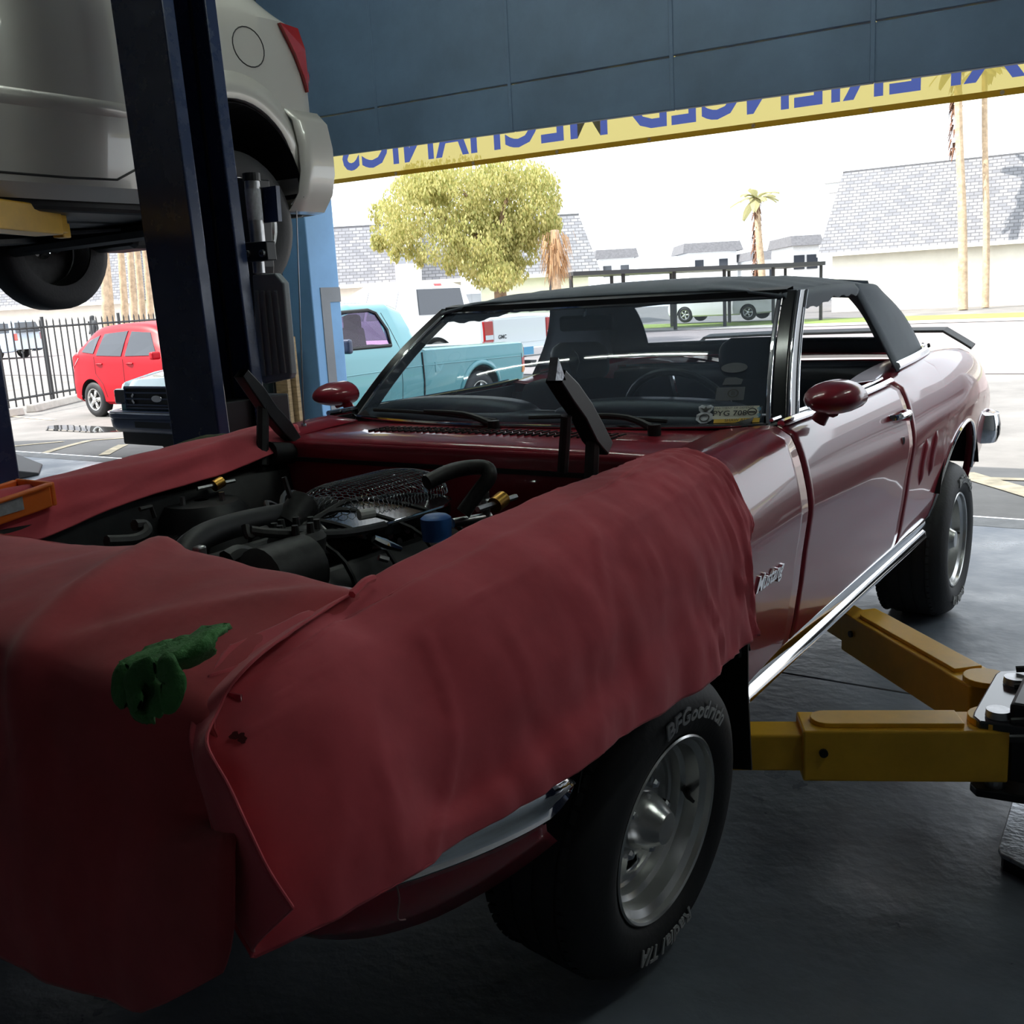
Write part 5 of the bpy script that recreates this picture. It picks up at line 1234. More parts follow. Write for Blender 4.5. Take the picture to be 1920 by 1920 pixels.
padp = [(472, 515), (515, 512), (531, 530), (546, 700), (543, 710), (495, 720), (485, 716)]
pad = MB().prism([at(px, py, 'Y', 1.12) for px, py in padp], (0, .035, 0)).build('door_guard_pad', 'pad_rubber', lf, bevel=.008, bseg=3); pad['label'] = 'ribbed black rubber guard pad'
for k in range(4):
    t0, t1 = k*12.5, 0
    q = [at(lerp(482, 518, k/3)+d, 545, 'Y', 1.12) for d in (-3, 3)]+[at(lerp(497, 535, k/3)+d, 705-2*k, 'Y', 1.12) for d in (3, -3)]
    MB().prism(q, (0, -.008, 0)).build('rib', 'pad_rubber', pad, bevel=.003)
# arms of the near side
rt = thing('lift_arms', 'lift column with two yellow swing arms reaching under the convertible sill', 'car lift', (1.62, 1.05, 0))
MB().bbox((1.62, .80, .03), (1.92, 1.30, LH)).build('column', 'lift_navy', rt, bevel=.006); 
ZA = .335
plp = [at(px, py, 'Z', ZA+.02) for px, py in ((1824, 1342), (1826, 1334), (1866, 1264), (1874, 1258), (1990, 1252), (1990, 1372), (1836, 1352))]
MB().prism(plp, (0, 0, -.022)).build('pivot_plate', 'plate_gloss', rt, bevel=.004)
plb = [Vector((q.x, q.y, ZA-.16)) for q in plp]; MB().prism(plb, (0, 0, -.022)).build('pivot_plate_lower', 'lift_black', rt, bevel=.004)
for px, py in ((1872, 1334), (1904, 1273)):
    q = at(px, py, 'Z', ZA+.035); pn = MB().cyl(q+Vector((0, 0, -.012)), q+Vector((0, 0, .006)), .030, .028, 20).build('pivot_pin', 'steel', rt, smooth=40)
    MB().cyl(q-Vector((0, 0, .2)), q-Vector((0, 0, .02)), .024, seg=14).build('pin_shaft', 'steel', pn)
q = at(1930, 1310, 'Z', ZA+.05)
MB().bbox((q.x-.03, q.y-.10, .20), (1.62, q.y+.20, ZA+.07)).build('carriage', 'lift_black', rt, bevel=.01)
for k in range(5):   # gear teeth of the arm lock
    e = at(lerp(1893, 1905, k/4), lerp(1385, 1255, k/4), 'Z', ZA+.05); MB().tube([e, e+Vector((.06, .01, .01))], .009, 8).build('lock_tooth', 'lift_black', rt)
def arm(A, B, wd, ht, name, split, ext):
    A = Vector(A); B = Vector(B); d = (B-A); L = d.length; d.normalize(); n = Vector((-d.y, d.x, 0))
    def bx(t0, t1, w_, z0, z1, nm, mat='lift_yellow', par=None):
        P, Q = A+d*t0, A+d*t1
        return MB().prism([P-n*w_/2+Vector((0, 0, z0)), Q-n*w_/2+Vector((0, 0, z0)), Q+n*w_/2+Vector((0, 0, z0)), P+n*w_/2+Vector((0, 0, z0))], (0, 0, z1-z0)).build(nm, mat, par or rt, bevel=.005)
    o = bx(.0, L*split, wd, -ht, 0, name)
    bx(L*split*.92, L*ext, wd*.72, -ht*.86, -ht*.14, 'inner_tube', par=o)
    tp = MB(); P, Q = A+d*.10, A+d*L*split*.86   # raised strip with round end on top
    ring = [P-n*wd*.34, Q-n*wd*.34]+[Q+d*wd*.34*math.sin(a)-n*wd*.34*math.cos(a) for a in [PI*k/10 for k in range(1, 10)]]+[Q+n*wd*.34, P+n*wd*.34]
    tp.prism(ring, (0, 0, .012)); tp.build('stop_strip', 'lift_yellow', o, bevel=.002)
    e = A+d*.02; cap = [e+Vector((wd*.48*math.cos(a), wd*.48*math.sin(a), 0)) for a in [2*PI*k/20 for k in range(20)]]
    MB().prism(cap, (0, 0, .016)).build('pivot_boss', 'lift_yellow', o, bevel=.002)
    s_ = A+d*L*split*.90-n*(wd/2)+Vector((0, 0, -ht*.45))
    for sg in (1, -1): c_ = A+d*L*split*.90+n*sg*wd/2+Vector((0, 0, -ht*.42)); MB().cyl(c_, c_+n*sg*.008, .011, seg=12).build('bolt', 'black', o)
    return o
A1 = at(1878, 1352, 'Z', ZA); B1 = at(1400, 1352, 'Z', ZA); arm(A1, A1+(B1-A1)*1.25, .125, .135, 'front_arm', .63, 1.0)
A2 = at(1858, 1282, 'Z', ZA); B2 = at(1588, 1131, 'Z', ZA); arm(A2, A2+(B2-A2)*1.25, .125, .135, 'rear_arm', .72, 1.0)
for P in (A1+(B1-A1)*1.2, A2+(B2-A2)*1.2): MB().cyl((P.x, P.y, ZA-.02), (P.x, P.y, .42), .04, .045, 16).build('lift_pad', 'rubber', rt, smooth=40)
# scarred steel foot plate on the floor
pp_ = [at(px, py, 'Z', .05) for px, py in ((1872, 1590), (1880, 1560), (1898, 1500), (1910, 1487), (1990, 1462), (1990, 1660), (1900, 1612), (1876, 1600))]
pl_ = MB().prism(pp_, (0, 0, -.012)).build('foot_plate', 'plate_steel', rt, bevel=.003)
MB().prism([Vector((q.x, q.y, .0))+(Vector((1.45, .95, 0))-Vector((q.x, q.y, 0)))*.06 for q in pp_], (0, 0, .038)).build('foot_block', 'lift_black', rt)
# column of the neighbouring lift with its yellow arm under the hatchback
NX, NY = -1.50, .04
l2 = thing('neighbour_lift', 'dark column of the neighbouring lift with yellow arm under the silver hatchback', 'car lift', (-1.64, -.1, 0))
MB().bbox((NX-.28, NY-.26, .03), (NX, NY, 3.6)).build('column', 'lift_navy', l2, bevel=.006); MB().bbox((NX-.40, NY-.42, 0), (NX+.10, NY+.16, .03)).build('base_plate', 'lift_navy', l2)
MB().bbox((NX-.38, NY-.24, 1.55), (NX-.28, NY-.02, 2.3)).build('carriage', 'lift_black', l2, bevel=.006)
tip = at(108, 418, 'X', -2.30); st_ = Vector((NX-.34, NY-.14, tip.z-.005)); d_ = (tip-st_).normalized(); n_ = Vector((-d_.y, d_.x, 0)).normalized()
def bx2(t0, t1, w_, z0, z1, nm, par): 
    P, Q = st_+d_*t0, st_+d_*t1; return MB().prism([P-n_*w_/2+Vector((0, 0, z0)), Q-n_*w_/2+Vector((0, 0, z0)), Q+n_*w_/2+Vector((0, 0, z0)), P+n_*w_/2+Vector((0, 0, z0))], (0, 0, z1-z0)).build(nm, 'lift_yellow', par, bevel=.006)
L2 = (tip-st_).length; ar = bx2(0, L2*.93, .13, -.055, .055, 'swing_arm', l2); bx2(L2*.85, L2, .09, -.045, .03, 'inner_tube', ar); bx2(L2*.99, L2+.05, .05, -.06, .0, 'end_stop', ar)
pz = tip+Vector((-.02, .03, 0)); MB().cyl(pz, pz+Vector((0, 0, .10)), .022, seg=12).build('screw_post', 'steel', ar); MB().box(pz+Vector((0, 0, .12)), (.09, .07, .04)).build('lift_pad', 'plate_steel', ar, bevel=.008)
rp = [at(px, py, 'Z', 0.0) for px, py in ((20, 902), (73, 891), (80, 874), (30, 868))]
rmp = MB().add([rp[0], rp[1], rp[2], rp[3], rp[0]+Vector((0, 0, .11)), rp[3]+Vector((0, 0, .11)), rp[1]+Vector((0, 0, .025)), rp[2]+Vector((0, 0, .025))], [(0, 1, 2, 3), (0, 1, 6, 4), (3, 5, 7, 2), (4, 6, 7, 5), (1, 2, 7, 6), (0, 4, 5, 3)])
tag(rmp.build('floor_ramp', 'rubber', bevel=.01), 'black wedge shaped ramp lying on the wet floor of the next bay', 'ramp')
# pallets leaning by the pillar
pa = thing('wooden_pallet', 'weathered wooden pallet leaning on its edge against the pillar', 'pallet', (-4.9, 4.0, 0))
def board(p0, p1, w_, th, mat, par, name='slat'):
    p0, p1 = Vector(p0), Vector(p1); d = (p1-p0).normalized(); s = Vector((1, 0, 0)) if abs(d.x) < .6 else Vector((0, 1, 0)); u = d.cross(s).normalized(); s = u.cross(d)
    return MB().prism([p0-s*w_/2-u*th/2, p0+s*w_/2-u*th/2, p0+s*w_/2+u*th/2, p0-s*w_/2+u*th/2], p1-p0).build(name, mat, par, bevel=.003, bseg=1)
for k in range(5): board((-5.70+k*.2, 4.05, .02), (-5.70+k*.2, 3.87, 1.16), .14, .02, 'wood_grey', pa)
for z in (.08, .58, 1.08): board((-5.80, 4.12-.17*z/1.16, z), (-4.82, 4.12-.17*z/1.16, z), .09, .09, 'wood_grey', pa, 'bearer')
cr_ = thing('wooden_crate', 'pale wooden crate of slats standing beside the pillar', 'crate', (-4.7, 3.5, 0))
for z in (.25, .50, .75): board((-5.0, 3.32, z), (-4.50, 3.32, z), .11, .02, 'wood', cr_); board((-4.48, 3.32, z), (-4.48, 3.70, z), .11, .02, 'wood', cr_)
for x in (-5.0, -4.5): board((x, 3.34, 0), (x, 3.34, .88), .06, .05, 'wood', cr_, 'post'); board((x, 3.68, 0), (x, 3.68, .88), .06, .05, 'wood', cr_, 'post')
for a_, b_ in (((-5.0, 3.3, .86), (-4.72, 3.3, .62)), ((-4.74, 3.3, .62), (-4.5, 3.3, .86))): board(a_, b_, .07, .03, 'wood', cr_, 'brace')
bd_ = thing('timber_offcut', 'upright pale timber offcut stood behind the crate', 'timber', (-4.62, 4.10, 0)); board((-4.60, 4.16, 0), (-4.60, 4.16, 1.24), .18, .04, 'wood', bd_, 'plank'); board((-4.62, 4.10, 0), (-4.62, 4.10, 1.1), .14, .04, 'wood', bd_, 'plank')
# ================================================================== fender covers
def cloth(name, mat, rows, label, sub_u=1, sub_v=1, fold=None, group=None, cat='cover', thick=.004):
    """rows: control polylines; smooth in both directions, then folds are pushed along the normal"""
    rs = [resample(r, sub_v) for r in rows]
    cols = list(zip(*rs)); cs = [resample(list(c), sub_u) for c in cols]; G = list(zip(*cs)); nu, nv = len(G), len(G[0]); out = []
    for i in range(nu):
        r_ = []
        for j in range(nv):
            p = G[i][j]; du = G[min(i+1, nu-1)][j]-G[max(i-1, 0)][j]; dv = G[i][min(j+1, nv-1)]-G[i][max(j-1, 0)]
            n = du.cross(dv)
            n = n.normalized() if n.length > 1e-9 else Vector((0, 0, 1))
            r_.append(p+n*fold(i/(nu-1), j/(nv-1), p) if fold else p)
        out.append(r_)
    o = MB().grid(out).build(name, mat, smooth='all', solid=thick, soff=0, merge=False)
    tag(o, label, cat, group)
    return o, out
def hem_of(out, par, mat):
    """rolled hem along the border"""
    nu, nv = len(out), len(out[0]); path = [out[i][nv-1] for i in range(nu)]; MB().tube(path[::2], .0018, 6).build('hem', mat, par, smooth=True)
    MB().tube(list(out[-1])[::2], .0018, 6).build('hem', mat, par, smooth=True); MB().tube(list(out[0])[::2], .0018, 6).build('hem', mat, par, smooth=True)
# ---- over the near fender
H2 = lambda a, b: Vector((a, b))
def stn(y, hx, hz, ix, iz, cx=None, lift=.012):
    """station across the fender at y: inner edge, crown, shoulder, hanging side, hem"""
    zt = sinterp(y, ZT); xt = cx or sinterp(y, XT); xw = sinterp(y, XW)
    return [Vector((ix, y, iz)), Vector((lerp(ix, xt, .5), y, zt+lift+.006)), Vector((xt-.03, y, zt+lift+.004)), Vector((xt+.032, y, zt-.010)), Vector((lerp(xt, xw, .7), y, zt-.055)), Vector((xw+.010, y, zt-.13)), Vector((xw+.022, y, zt-.21)), Vector((hx-.004, y, lerp(zt-.21, hz, .5))), Vector((hx, y, hz))]
R_ = [stn(.325, .905, .700, .66, 1.052), stn(.25, .915, .690, .655, 1.050), stn(.10, .925, .685, .65, 1.048), stn(-.08, .925, .680, .648, 1.046), stn(-.26, .93, .700, .652, 1.040), stn(-.43, .935, .715, .66, 1.032), stn(-.60, .925, .715, .665, 1.018), stn(-.74, .915, .722, .67, 1.008)]
R_[0][0] = at(1192, 866, 'Z', 1.055); R_[0][-1] = at(1376, 1214, 'X', .91); R_[0][-2] = at(1385, 1120, 'X', .905); R_[0][-3] = at(1386, 1040, 'X', .90)
# corner and front stations (fanning round the fender tip)
R_.append([Vector((.675, -.80, 1.005)), Vector((.72, -.83, .995)), Vector((.755, -.85, .985)), Vector((.79, -.87, .965)), Vector((.83, -.885, .935)), Vector((.868, -.89, .88)), Vector((.892, -.89, .82)), Vector((.905, -.89, .77)), Vector((.91, -.888, .728))])
R_.append([Vector((.672, -.86, 1.002)), Vector((.71, -.91, .985)), Vector((.735, -.95, .968)), Vector((.76, -.975, .945)), Vector((.79, -.995, .915)), Vector((.825, -1.01, .87)), Vector((.85, -1.02, .82)), Vector((.868, -1.025, .77)), Vector((.880, -1.02, .722))])
R_.append([Vector((.665, -.90, 1.000)), Vector((.685, -.96, .980)), Vector((.70, -1.00, .958)), Vector((.715, -1.025, .930)), Vector((.74, -1.040, .895)), Vector((.775, -1.058, .85)), Vector((.80, -1.072, .80)), Vector((.82, -1.082, .75)), Vector((.842, -1.082, .712))])
e_ = [at(683, 1092, 'Z', 1.02), at(560, 1165, 'Z', 1.02), at(455, 1245, 'Z', 1.005), at(405, 1325, 'Z', .965), at(380, 1392, 'Y', -1.045), at(420, 1475, 'Y', -1.07), at(458, 1560, 'Y', -1.09), at(495, 1640, 'Y', -1.10), at(540, 1708, 'Y', -1.10)]
R_.append(e_)
def ridge(x, sharp=9):
    return max(0, 1-abs(x)*sharp)
def fold_r(u, v, p):
    hang = max(0, (v-.40)/.60); q = Vector((u, v, 0))
    k = .004*fbm((p.x*7+3, p.y*9, p.z*7), 1, 3)
    k += hang*(.013*noise.noise(Vector((u*14, v*1.3, 1.2)))+.008*noise.noise(Vector((u*34, v*2.0+u*4, 7.7))))
    # gathered creases towards the windscreen end
    g = math.exp(-(u/.20)**2); k += g*(.010*(1-abs(noise.noise(Vector((u*60+v*2.0, v*3.5, 3.3))))*2.4)*(.35+hang)+.005*noise.noise(Vector((u*120, v*9, 9))))
    # sharp drape lines falling from the crown
    for c, s_, w_, a in ((.05, .06, .006, .007), (.085, .02, .005, .008), (.12, .05, .007, .010), (.17, .01, .006, .008), (.22, -.03, .008, .008), (.30, .07, .007, .007), (.37, .10, .008, .008), (.44, .03, .007, .006), (.52, -.06, .010, .006), (.62, .14, .008, .010), (.69, .12, .007, .006), (.76, .05, .010, .006)):
        d = (u-c-s_*(v-.5)-.010*math.sin(v*9+c*40))/w_; k += a*max(0, 1-abs(d))*min(1, max(0, (v-.24)*3.2))*max(0, .45+.9*noise.noise(Vector((c*50, v*3, 0))))
    # creases across the crown
    for c, a, t_ in ((.13, .006, .10), (.22, .006, -.06), (.30, .005, .12), (.38, .004, .05)):
        d = (v-c-t_*u-.03*math.sin(u*12+c*30))/.010; k += a*max(0, 1-abs(d))*max(0, .3+1.1*noise.noise(Vector((u*5, c*20, 2))))
    if u > .93: k *= .35
    return k
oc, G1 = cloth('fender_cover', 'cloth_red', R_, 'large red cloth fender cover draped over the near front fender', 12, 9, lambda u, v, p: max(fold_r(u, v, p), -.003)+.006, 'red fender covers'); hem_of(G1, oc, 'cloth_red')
# loose thread under the hem
q = at(742, 1655, 'X', .88); MB().tube([q, q+Vector((0, .004, -.025)), q+Vector((0, -.002, -.05)), q+Vector((0, .012, -.06))], .0012, 5, n=4).build('loose_thread', 'thread', oc)
tp_ = at(682, 1092, 'Z', 1.03); MB().tube([at(700, 1084, 'Z', 1.028), tp_, at(660, 1115, 'Z', 1.022)], .006, 6, n=3).build('folded_corner', 'cloth_red', oc, smooth=True)
# oil spots
pbr('oil_stain', (.10, .008, .010), rough=.8)
def stain(px, py, r):
    d = ray(px, py); best = min((q for row in G1 for q in row), key=lambda q: ((q-CAM)-d*((q-CAM).dot(d)/d.dot(d))).length+.02*(q-CAM).length); n = (CAM-best).normalized()
    u_ = n.cross(Vector((0, 0, 1))).normalized(); v_ = u_.cross(n); c = best+n*.006
    MB().prism([c+u_*math.cos(a)*r*(1+.4*math.sin(3*a+px))+v_*math.sin(a)*r*.8 for a in [2*PI*k/12 for k in range(12)]], n*-.0008).build('oil_stain', 'oil_stain', oc)
for px, py, r in ((436, 1378, .006), (448, 1384, .005), (459, 1389, .005)): stain(px, py, r)
# ---- over the nose
F_ = []
topz = [(-.95, .985), (-.4, .995), (.0, 1.0), (.25, 1.020), (.5, 1.006), (.75, .99)]
for x in [-.86, -.62, -.36, -.12, .06, .16, .26, .36, .46, .56, .64, .70]:
    zt = sinterp(x, topz); yi = {True: -.70}.get(True); fy = -1.0-.03*(1-(x/.75)**2)
    hemz = interp(x, [(-.9, .50), (.10, .505), (.42, .54), (.62, .575), (.70, .60)])
    r_ = [Vector((x, -.655, zt-.035)), Vector((x, -.68, zt+.012)), Vector((x, -.78, zt+.018)), Vector((x, -.90, zt+.006)), Vector((x, fy+.01, zt-.02)), Vector((x*1.004, fy-.022, zt-.07)), Vector((x*1.01, fy-.035, zt-.16)), Vector((x*1.012, -1.082, .76)), Vector((x*1.015, -1.098, .68)), Vector((x*1.018, -1.10, lerp(.68, hemz, .5))), Vector((x*1.02, -1.095, hemz))]
    F_.append(r_)
F_[-1] = [Vector((.69, -.655, .98)), Vector((.695, -.69, .995)), Vector((.70, -.78, .995)), Vector((.705, -.90, .985)), Vector((.73, -.995, .955)), Vector((.765, -1.008, .90)), Vector((.785, -1.02, .83)), at(452, 1575, 'Y', -1.075), at(456, 1660, 'Y', -1.095), at(454, 1740, 'Y', -1.10), at(436, 1798, 'Y', -1.095)]
def fold_f(u, v, p):
    hang = max(0, (v-.45)/.55)
    k = .006*fbm((p.x*6, p.y*6, p.z*4), 1, 3)*(1-.3*hang) + hang*(.016*noise.noise(Vector((u*7, v*.8, 5.5)))+.006*noise.noise(Vector((u*18, v*1.4, 2.2))))
    d = (p.x-.235)*.9+(p.y+.7)*.45; k += .020*math.exp(-(d/.035)**2)*max(0, 1-hang*2)     # ridge at the left
    d = (p.x-.60)*.8-(p.y+.8)*.6; k += .010*math.exp(-(d/.03)**2)*max(0, 1-hang*2)
    return k
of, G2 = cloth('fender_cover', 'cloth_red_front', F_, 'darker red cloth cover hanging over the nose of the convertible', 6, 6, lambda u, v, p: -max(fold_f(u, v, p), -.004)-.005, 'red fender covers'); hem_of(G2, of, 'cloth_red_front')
# ---- over the far fender
L_ = []
for y in [-.95, -.80, -.62, -.44, -.25, -.05, .12, .28, .40, .50]:
    zt = sinterp(y, ZT); xt = sinterp(y, XT); zi = interp(y, [(-.95, .90), (-.44, .925), (-.24, .96), (-.08, .975), (.14, .99), (.26, 1.01), (.5, 1.035)])
    tw = .0 if y < .3 else (y-.3)*.35
    L_.append([Vector((-.580-tw, y, zi)), Vector((-.605-tw, y, zi+.022)), Vector((-.66-tw*.6, y, zt+.010)), Vector((-.73, y, zt+.026)), Vector((-xt-.005, y, zt+.010)), Vector((-xt-.055, y, zt-.03)), Vector((-xt-.095, y, zt-.12)), Vector((-xt-.115, y, zt-.28))])
def fold_l(u, v, p):
    k = .005*fbm((p.x*8, p.y*6, p.z*5), 1, 3)
    c = .42-.25*u+.04*math.sin(u*9); k += .014*math.exp(-((v-c)/.05)**2); c2 = .15+.5*abs(u-.45); k += .008*math.exp(-((v-c2)/.035)**2)
    return k
ol, G3 = cloth('fender_cover', 'cloth_red', L_, 'narrow looking red cloth cover laid along the far front fender', 6, 6, lambda u, v, p: fold_l(u, v, p)+.004, 'red fender covers'); hem_of(G3, ol, 'cloth_red')
# olive rag bunched at the far edge behind it
rg = []
for i in range(13):
    t = i/12; c = at(lerp(310, 470, t), lerp(852, 820, t)+6*abs(t-.6), 'X', -.84)+Vector((0, 0, .004)); r_ = []
    for k in range(10):
        a = 2*PI*k/10; rr = (.030+.016*noise.noise(Vector((t*7, k*.6, 1))))*math.sin(PI*min(1, max(0, t*.96+.02)))**.4
        r_.append(c+Vector((math.cos(a)*rr*1.5, 0, math.sin(a)*rr)))
    rg.append(r_)
tag(MB().grid(rg, closed_v=True).build('rag', 'cloth_olive', smooth='all', subsurf=1), 'dull olive rag bunched along the outer edge of the far fender cover', 'rag')
# ---- green glove crumpled on the nose cover: cuff panel and looped fingers, all one limp cloth
def ribbon_cloth(name, ctl, par=None, mat='cloth_green', th=.007):
    rs = [resample(r, 5) for r in ctl]; cols = [resample(list(c), 5) for c in zip(*rs)]; G = list(zip(*cols)); out = []
    for i, r in enumerate(G): out.append([p+Vector((0, -1, .3))*.013*noise.noise(p*42)+Vector((.006, -.006, .006))*noise.noise(p*85) for p in r])
    return MB().grid(out).build(name, mat, par, smooth='all', solid=th, soff=0, merge=False)
AG = lambda px_, py_, y_: at(px_, py_, 'Y', y_)
g_ = ribbon_cloth('work_glove', [
    [AG(428, 1172, -1.0), AG(422, 1185, -1.03), AG(408, 1205, -1.055), AG(392, 1226, -1.04)],
    [AG(396, 1176, -1.0), AG(388, 1192, -1.05), AG(372, 1218, -1.085), AG(362, 1244, -1.06)],
    [AG(350, 1196, -1.02), AG(346, 1212, -1.07), AG(338, 1232, -1.10), AG(330, 1256, -1.07)],
    [AG(306, 1206, -1.03), AG(304, 1222, -1.08), AG(304, 1240, -1.11), AG(308, 1262, -1.09)],
    [AG(262, 1224, -1.05), AG(266, 1238, -1.09), AG(276, 1254, -1.115), AG(292, 1272, -1.10)],
    [AG(222, 1246, -1.07), AG(232, 1256, -1.10), AG(250, 1266, -1.12), AG(274, 1282, -1.105)]])
tag(g_, 'crumpled green work glove lying on the nose cover', 'glove')
ribbon_cloth('glove_palm', [
    [AG(222, 1248, -1.085), AG(238, 1250, -1.11), AG(262, 1254, -1.125), AG(296, 1262, -1.115)],
    [AG(221, 1280, -1.09), AG(236, 1284, -1.115), AG(262, 1288, -1.105), AG(302, 1290, -1.12)],
    [AG(230, 1312, -1.10), AG(246, 1314, -1.12), AG(268, 1316, -1.108), AG(304, 1312, -1.12)],
    [AG(252, 1340, -1.105), AG(262, 1342, -1.12), AG(276, 1342, -1.118), AG(296, 1334, -1.118)],
    [AG(270, 1352, -1.108), AG(274, 1353, -1.118), AG(280, 1353, -1.118), AG(286, 1350, -1.116)]], g_)
for pts, r in (([(300, 1240), (318, 1258), (326, 1282), (318, 1306), (304, 1312)], .018), ([(290, 1252), (264, 1258), (250, 1278), (252, 1304), (262, 1322)], .015), ([(240, 1252), (228, 1270), (226, 1296), (238, 1320)], .015), ([(310, 1288), (300, 1316), (286, 1336)], .014)):
    pp = [AG(a, b, -1.125-.004*i) for i, (a, b) in enumerate(pts)]; ctr = resample(pp, 6); rows_ = []
    for i, c in enumerate(ctr):
        t = (ctr[min(i+1, len(ctr)-1)]-ctr[max(0, i-1)]).normalized(); n = Vector((0, -1, .2)); s1 = t.cross(n).normalized(); e = min(1, .45+min(i, len(ctr)-1-i)/4)
        rows_.append([c+(s1*math.cos(a)+n*.38*math.sin(a))*r*.85*e*(1+.22*noise.noise(c*90+Vector((math.cos(a), 0, math.sin(a)))*1.4)*1.6) for a in [2*PI*k/12 for k in range(12)]])
    MB().grid(rows_, closed_v=True).build('glove_finger', 'cloth_green', g_, smooth='all')
# ---- orange tray on the far cover
ta, tb_ = at(101, 925, 'X', -.70), at(2, 955, 'X', -.70)
ty0, ty1 = ta.y-.07, ta.y-.62; tz = sinterp(ty0, ZT)+.03
tr_ = thing('orange_tray', 'orange plastic tray with a pale label resting on the far fender cover', 'tray', (-.70, (ty0+ty1)/2, tz-.01))
sl_ = (ta.z-.03-tz)
def tzz(y): return sinterp(y, ZT)-.012
bot = [(-.735, ty1), (-.605, ty1), (-.605, ty0), (-.735, ty0)]
def slab(poly, z0, z1, nm, par=tr_):
    v_ = [Vector((x, y, tzz(y)+z0)) for x, y in poly]+[Vector((x, y, tzz(y)+z1)) for x, y in poly]; n = len(poly)
    return MB().add(v_, [tuple(range(n))[::-1], tuple(range(n, 2*n))]+[(i, (i+1) % n, n+(i+1) % n, n+i) for i in range(n)]).build(nm, 'orange', par, bevel=.004)
slab(bot, 0, .008, 'base'); 
w1 = slab([(-.605, ty1), (-.590, ty1), (-.590, ty0), (-.605, ty0)], 0, .058, 'side_wall'); slab([(-.75, ty1), (-.735, ty1), (-.735, ty0), (-.75, ty0)], 0, .058, 'side_wall'); slab([(-.75, ty0), (-.59, ty0), (-.59, ty0+.012), (-.75, ty0+.012)], 0, .058, 'end_wall'); slab([(-.75, ty1), (-.59, ty1), (-.59, ty1+.012), (-.75, ty1+.012)], 0, .058, 'end_wall')
slab([(-.588, ty1), (-.578, ty1), (-.578, ty0), (-.588, ty0)], .050, .060, 'rim'); 
la, lb = ty0-.075, ty0-.155
lbl = [Vector((-.5865, la, tzz(la)+.014)), Vector((-.5865, lb, tzz(lb)+.014)), Vector((-.5865, lb, tzz(lb)+.046)), Vector((-.5865, la, tzz(la)+.046))]
MB().prism(lbl, (-.002, 0, 0)).build('label_sticker', 'paper', tr_)
# ================================================================== outside
def on(p): return Vector((p[0], p[1], gz(p[0], p[1])))
# ---- iron fence: every picket its own part
fp0 = Vector((-15.35, 4.9, 0)); fdir = Vector((-.383, .924, 0)).normalized(); FLN = 10.4
fen = thing('iron_fence', 'black iron picket fence at the edge of the lot behind the red hatchback', 'fence', on(fp0))
me_p = None
npk = int(FLN/.205)
for k in range(npk+1):
    p = on(fp0+fdir*(k*.205))
    if me_p is None:
        o = MB().add([(-.011, -.011, 0), (.011, -.011, 0), (.011, .011, 0), (-.011, .011, 0), (-.011, -.011, 1.56), (.011, -.011, 1.56), (.011, .011, 1.56), (-.011, .011, 1.56), (0, 0, 1.62)], [(0, 1, 5, 4), (1, 2, 6, 5), (2, 3, 7, 6), (3, 0, 4, 7), (4, 5, 8), (5, 6, 8), (6, 7, 8), (7, 4, 8)]).build('picket', 'fence_iron'); me_p = o.data
    else: o = bpy.data.objects.new('picket', me_p); COL.objects.link(o)
    o.location = p+Vector((0, 0, .05)); adopt(o, fen)
for z in (.20, 1.50):
    MB().tube([on(fp0+fdir*(FLN*i/12))+Vector((0, 0, z)) for i in range(13)], .022, 4).build('rail', 'fence_iron', fen)
for k in range(5): p = on(fp0+fdir*(FLN*k/4)); MB().bbox((p.x-.024, p.y-.024, p.z-.02), (p.x+.024, p.y+.024, p.z+1.70)).build('post', 'fence_iron', fen)
# ---- concrete wheel stops
for i, (a, b) in enumerate((((58, 771), (160, 748)), ((-60, 790), (40, 775)))):
    A, B = on(at(*a, 'Z', -.05)), on(at(*b, 'Z', -.05)); d = (B-A).normalized(); n = Vector((-d.y, d.x, 0))
    o = MB().prism([A-n*.10, A+n*.10, A+n*.07+Vector((0, 0, .14)), A-n*.07+Vector((0, 0, .14))], B-A).build('wheel_stop', 'kerb', bevel=.02)
    tag(o, ('pale concrete wheel stop on the lot by the rear of the red hatchback', 'pale concrete wheel stop by the open end of the iron fence')[i], 'wheel stop', 'wheel stops along the fence')
# ---- trees
def leaves(mb, c, r, n, sz, droop=.5, rnd=random):
    for _ in range(n):
        while True:
            d = Vector((rnd.uniform(-1, 1), rnd.uniform(-1, 1), rnd.uniform(-1, 1)))
            if .25 < d.length < 1: break
        p = Vector(c)+Vector((d.x*r[0], d.y*r[1], d.z*r[2]))
        if fbm(p, 1.1, 3) < -.12-.25*(1-d.length): continue
        a = rnd.uniform(0, 2*PI); s = sz*rnd.uniform(.5, 1.3)
        u = Vector((math.cos(a), math.sin(a), rnd.uniform(-.5, .5)))*s*.26; v = Vector((rnd.uniform(-.5, .5), rnd.uniform(-.5, .5), -droop-rnd.uniform(0, .8))).normalized()*s
        mb.add([p, p+u+v*.5, p+v, p-u+v*.5], [(0, 1, 2, 3)])
TD = 30.0; k_ = TD/FPX
tb0 = on(atd(932, 560, TD)); tree = thing('mesquite_tree', 'large yellow green feathery tree standing across the lot', 'tree', tb0)
cen = lambda px, py, dd=0: atd(px, py, TD+dd)
fo = MB()
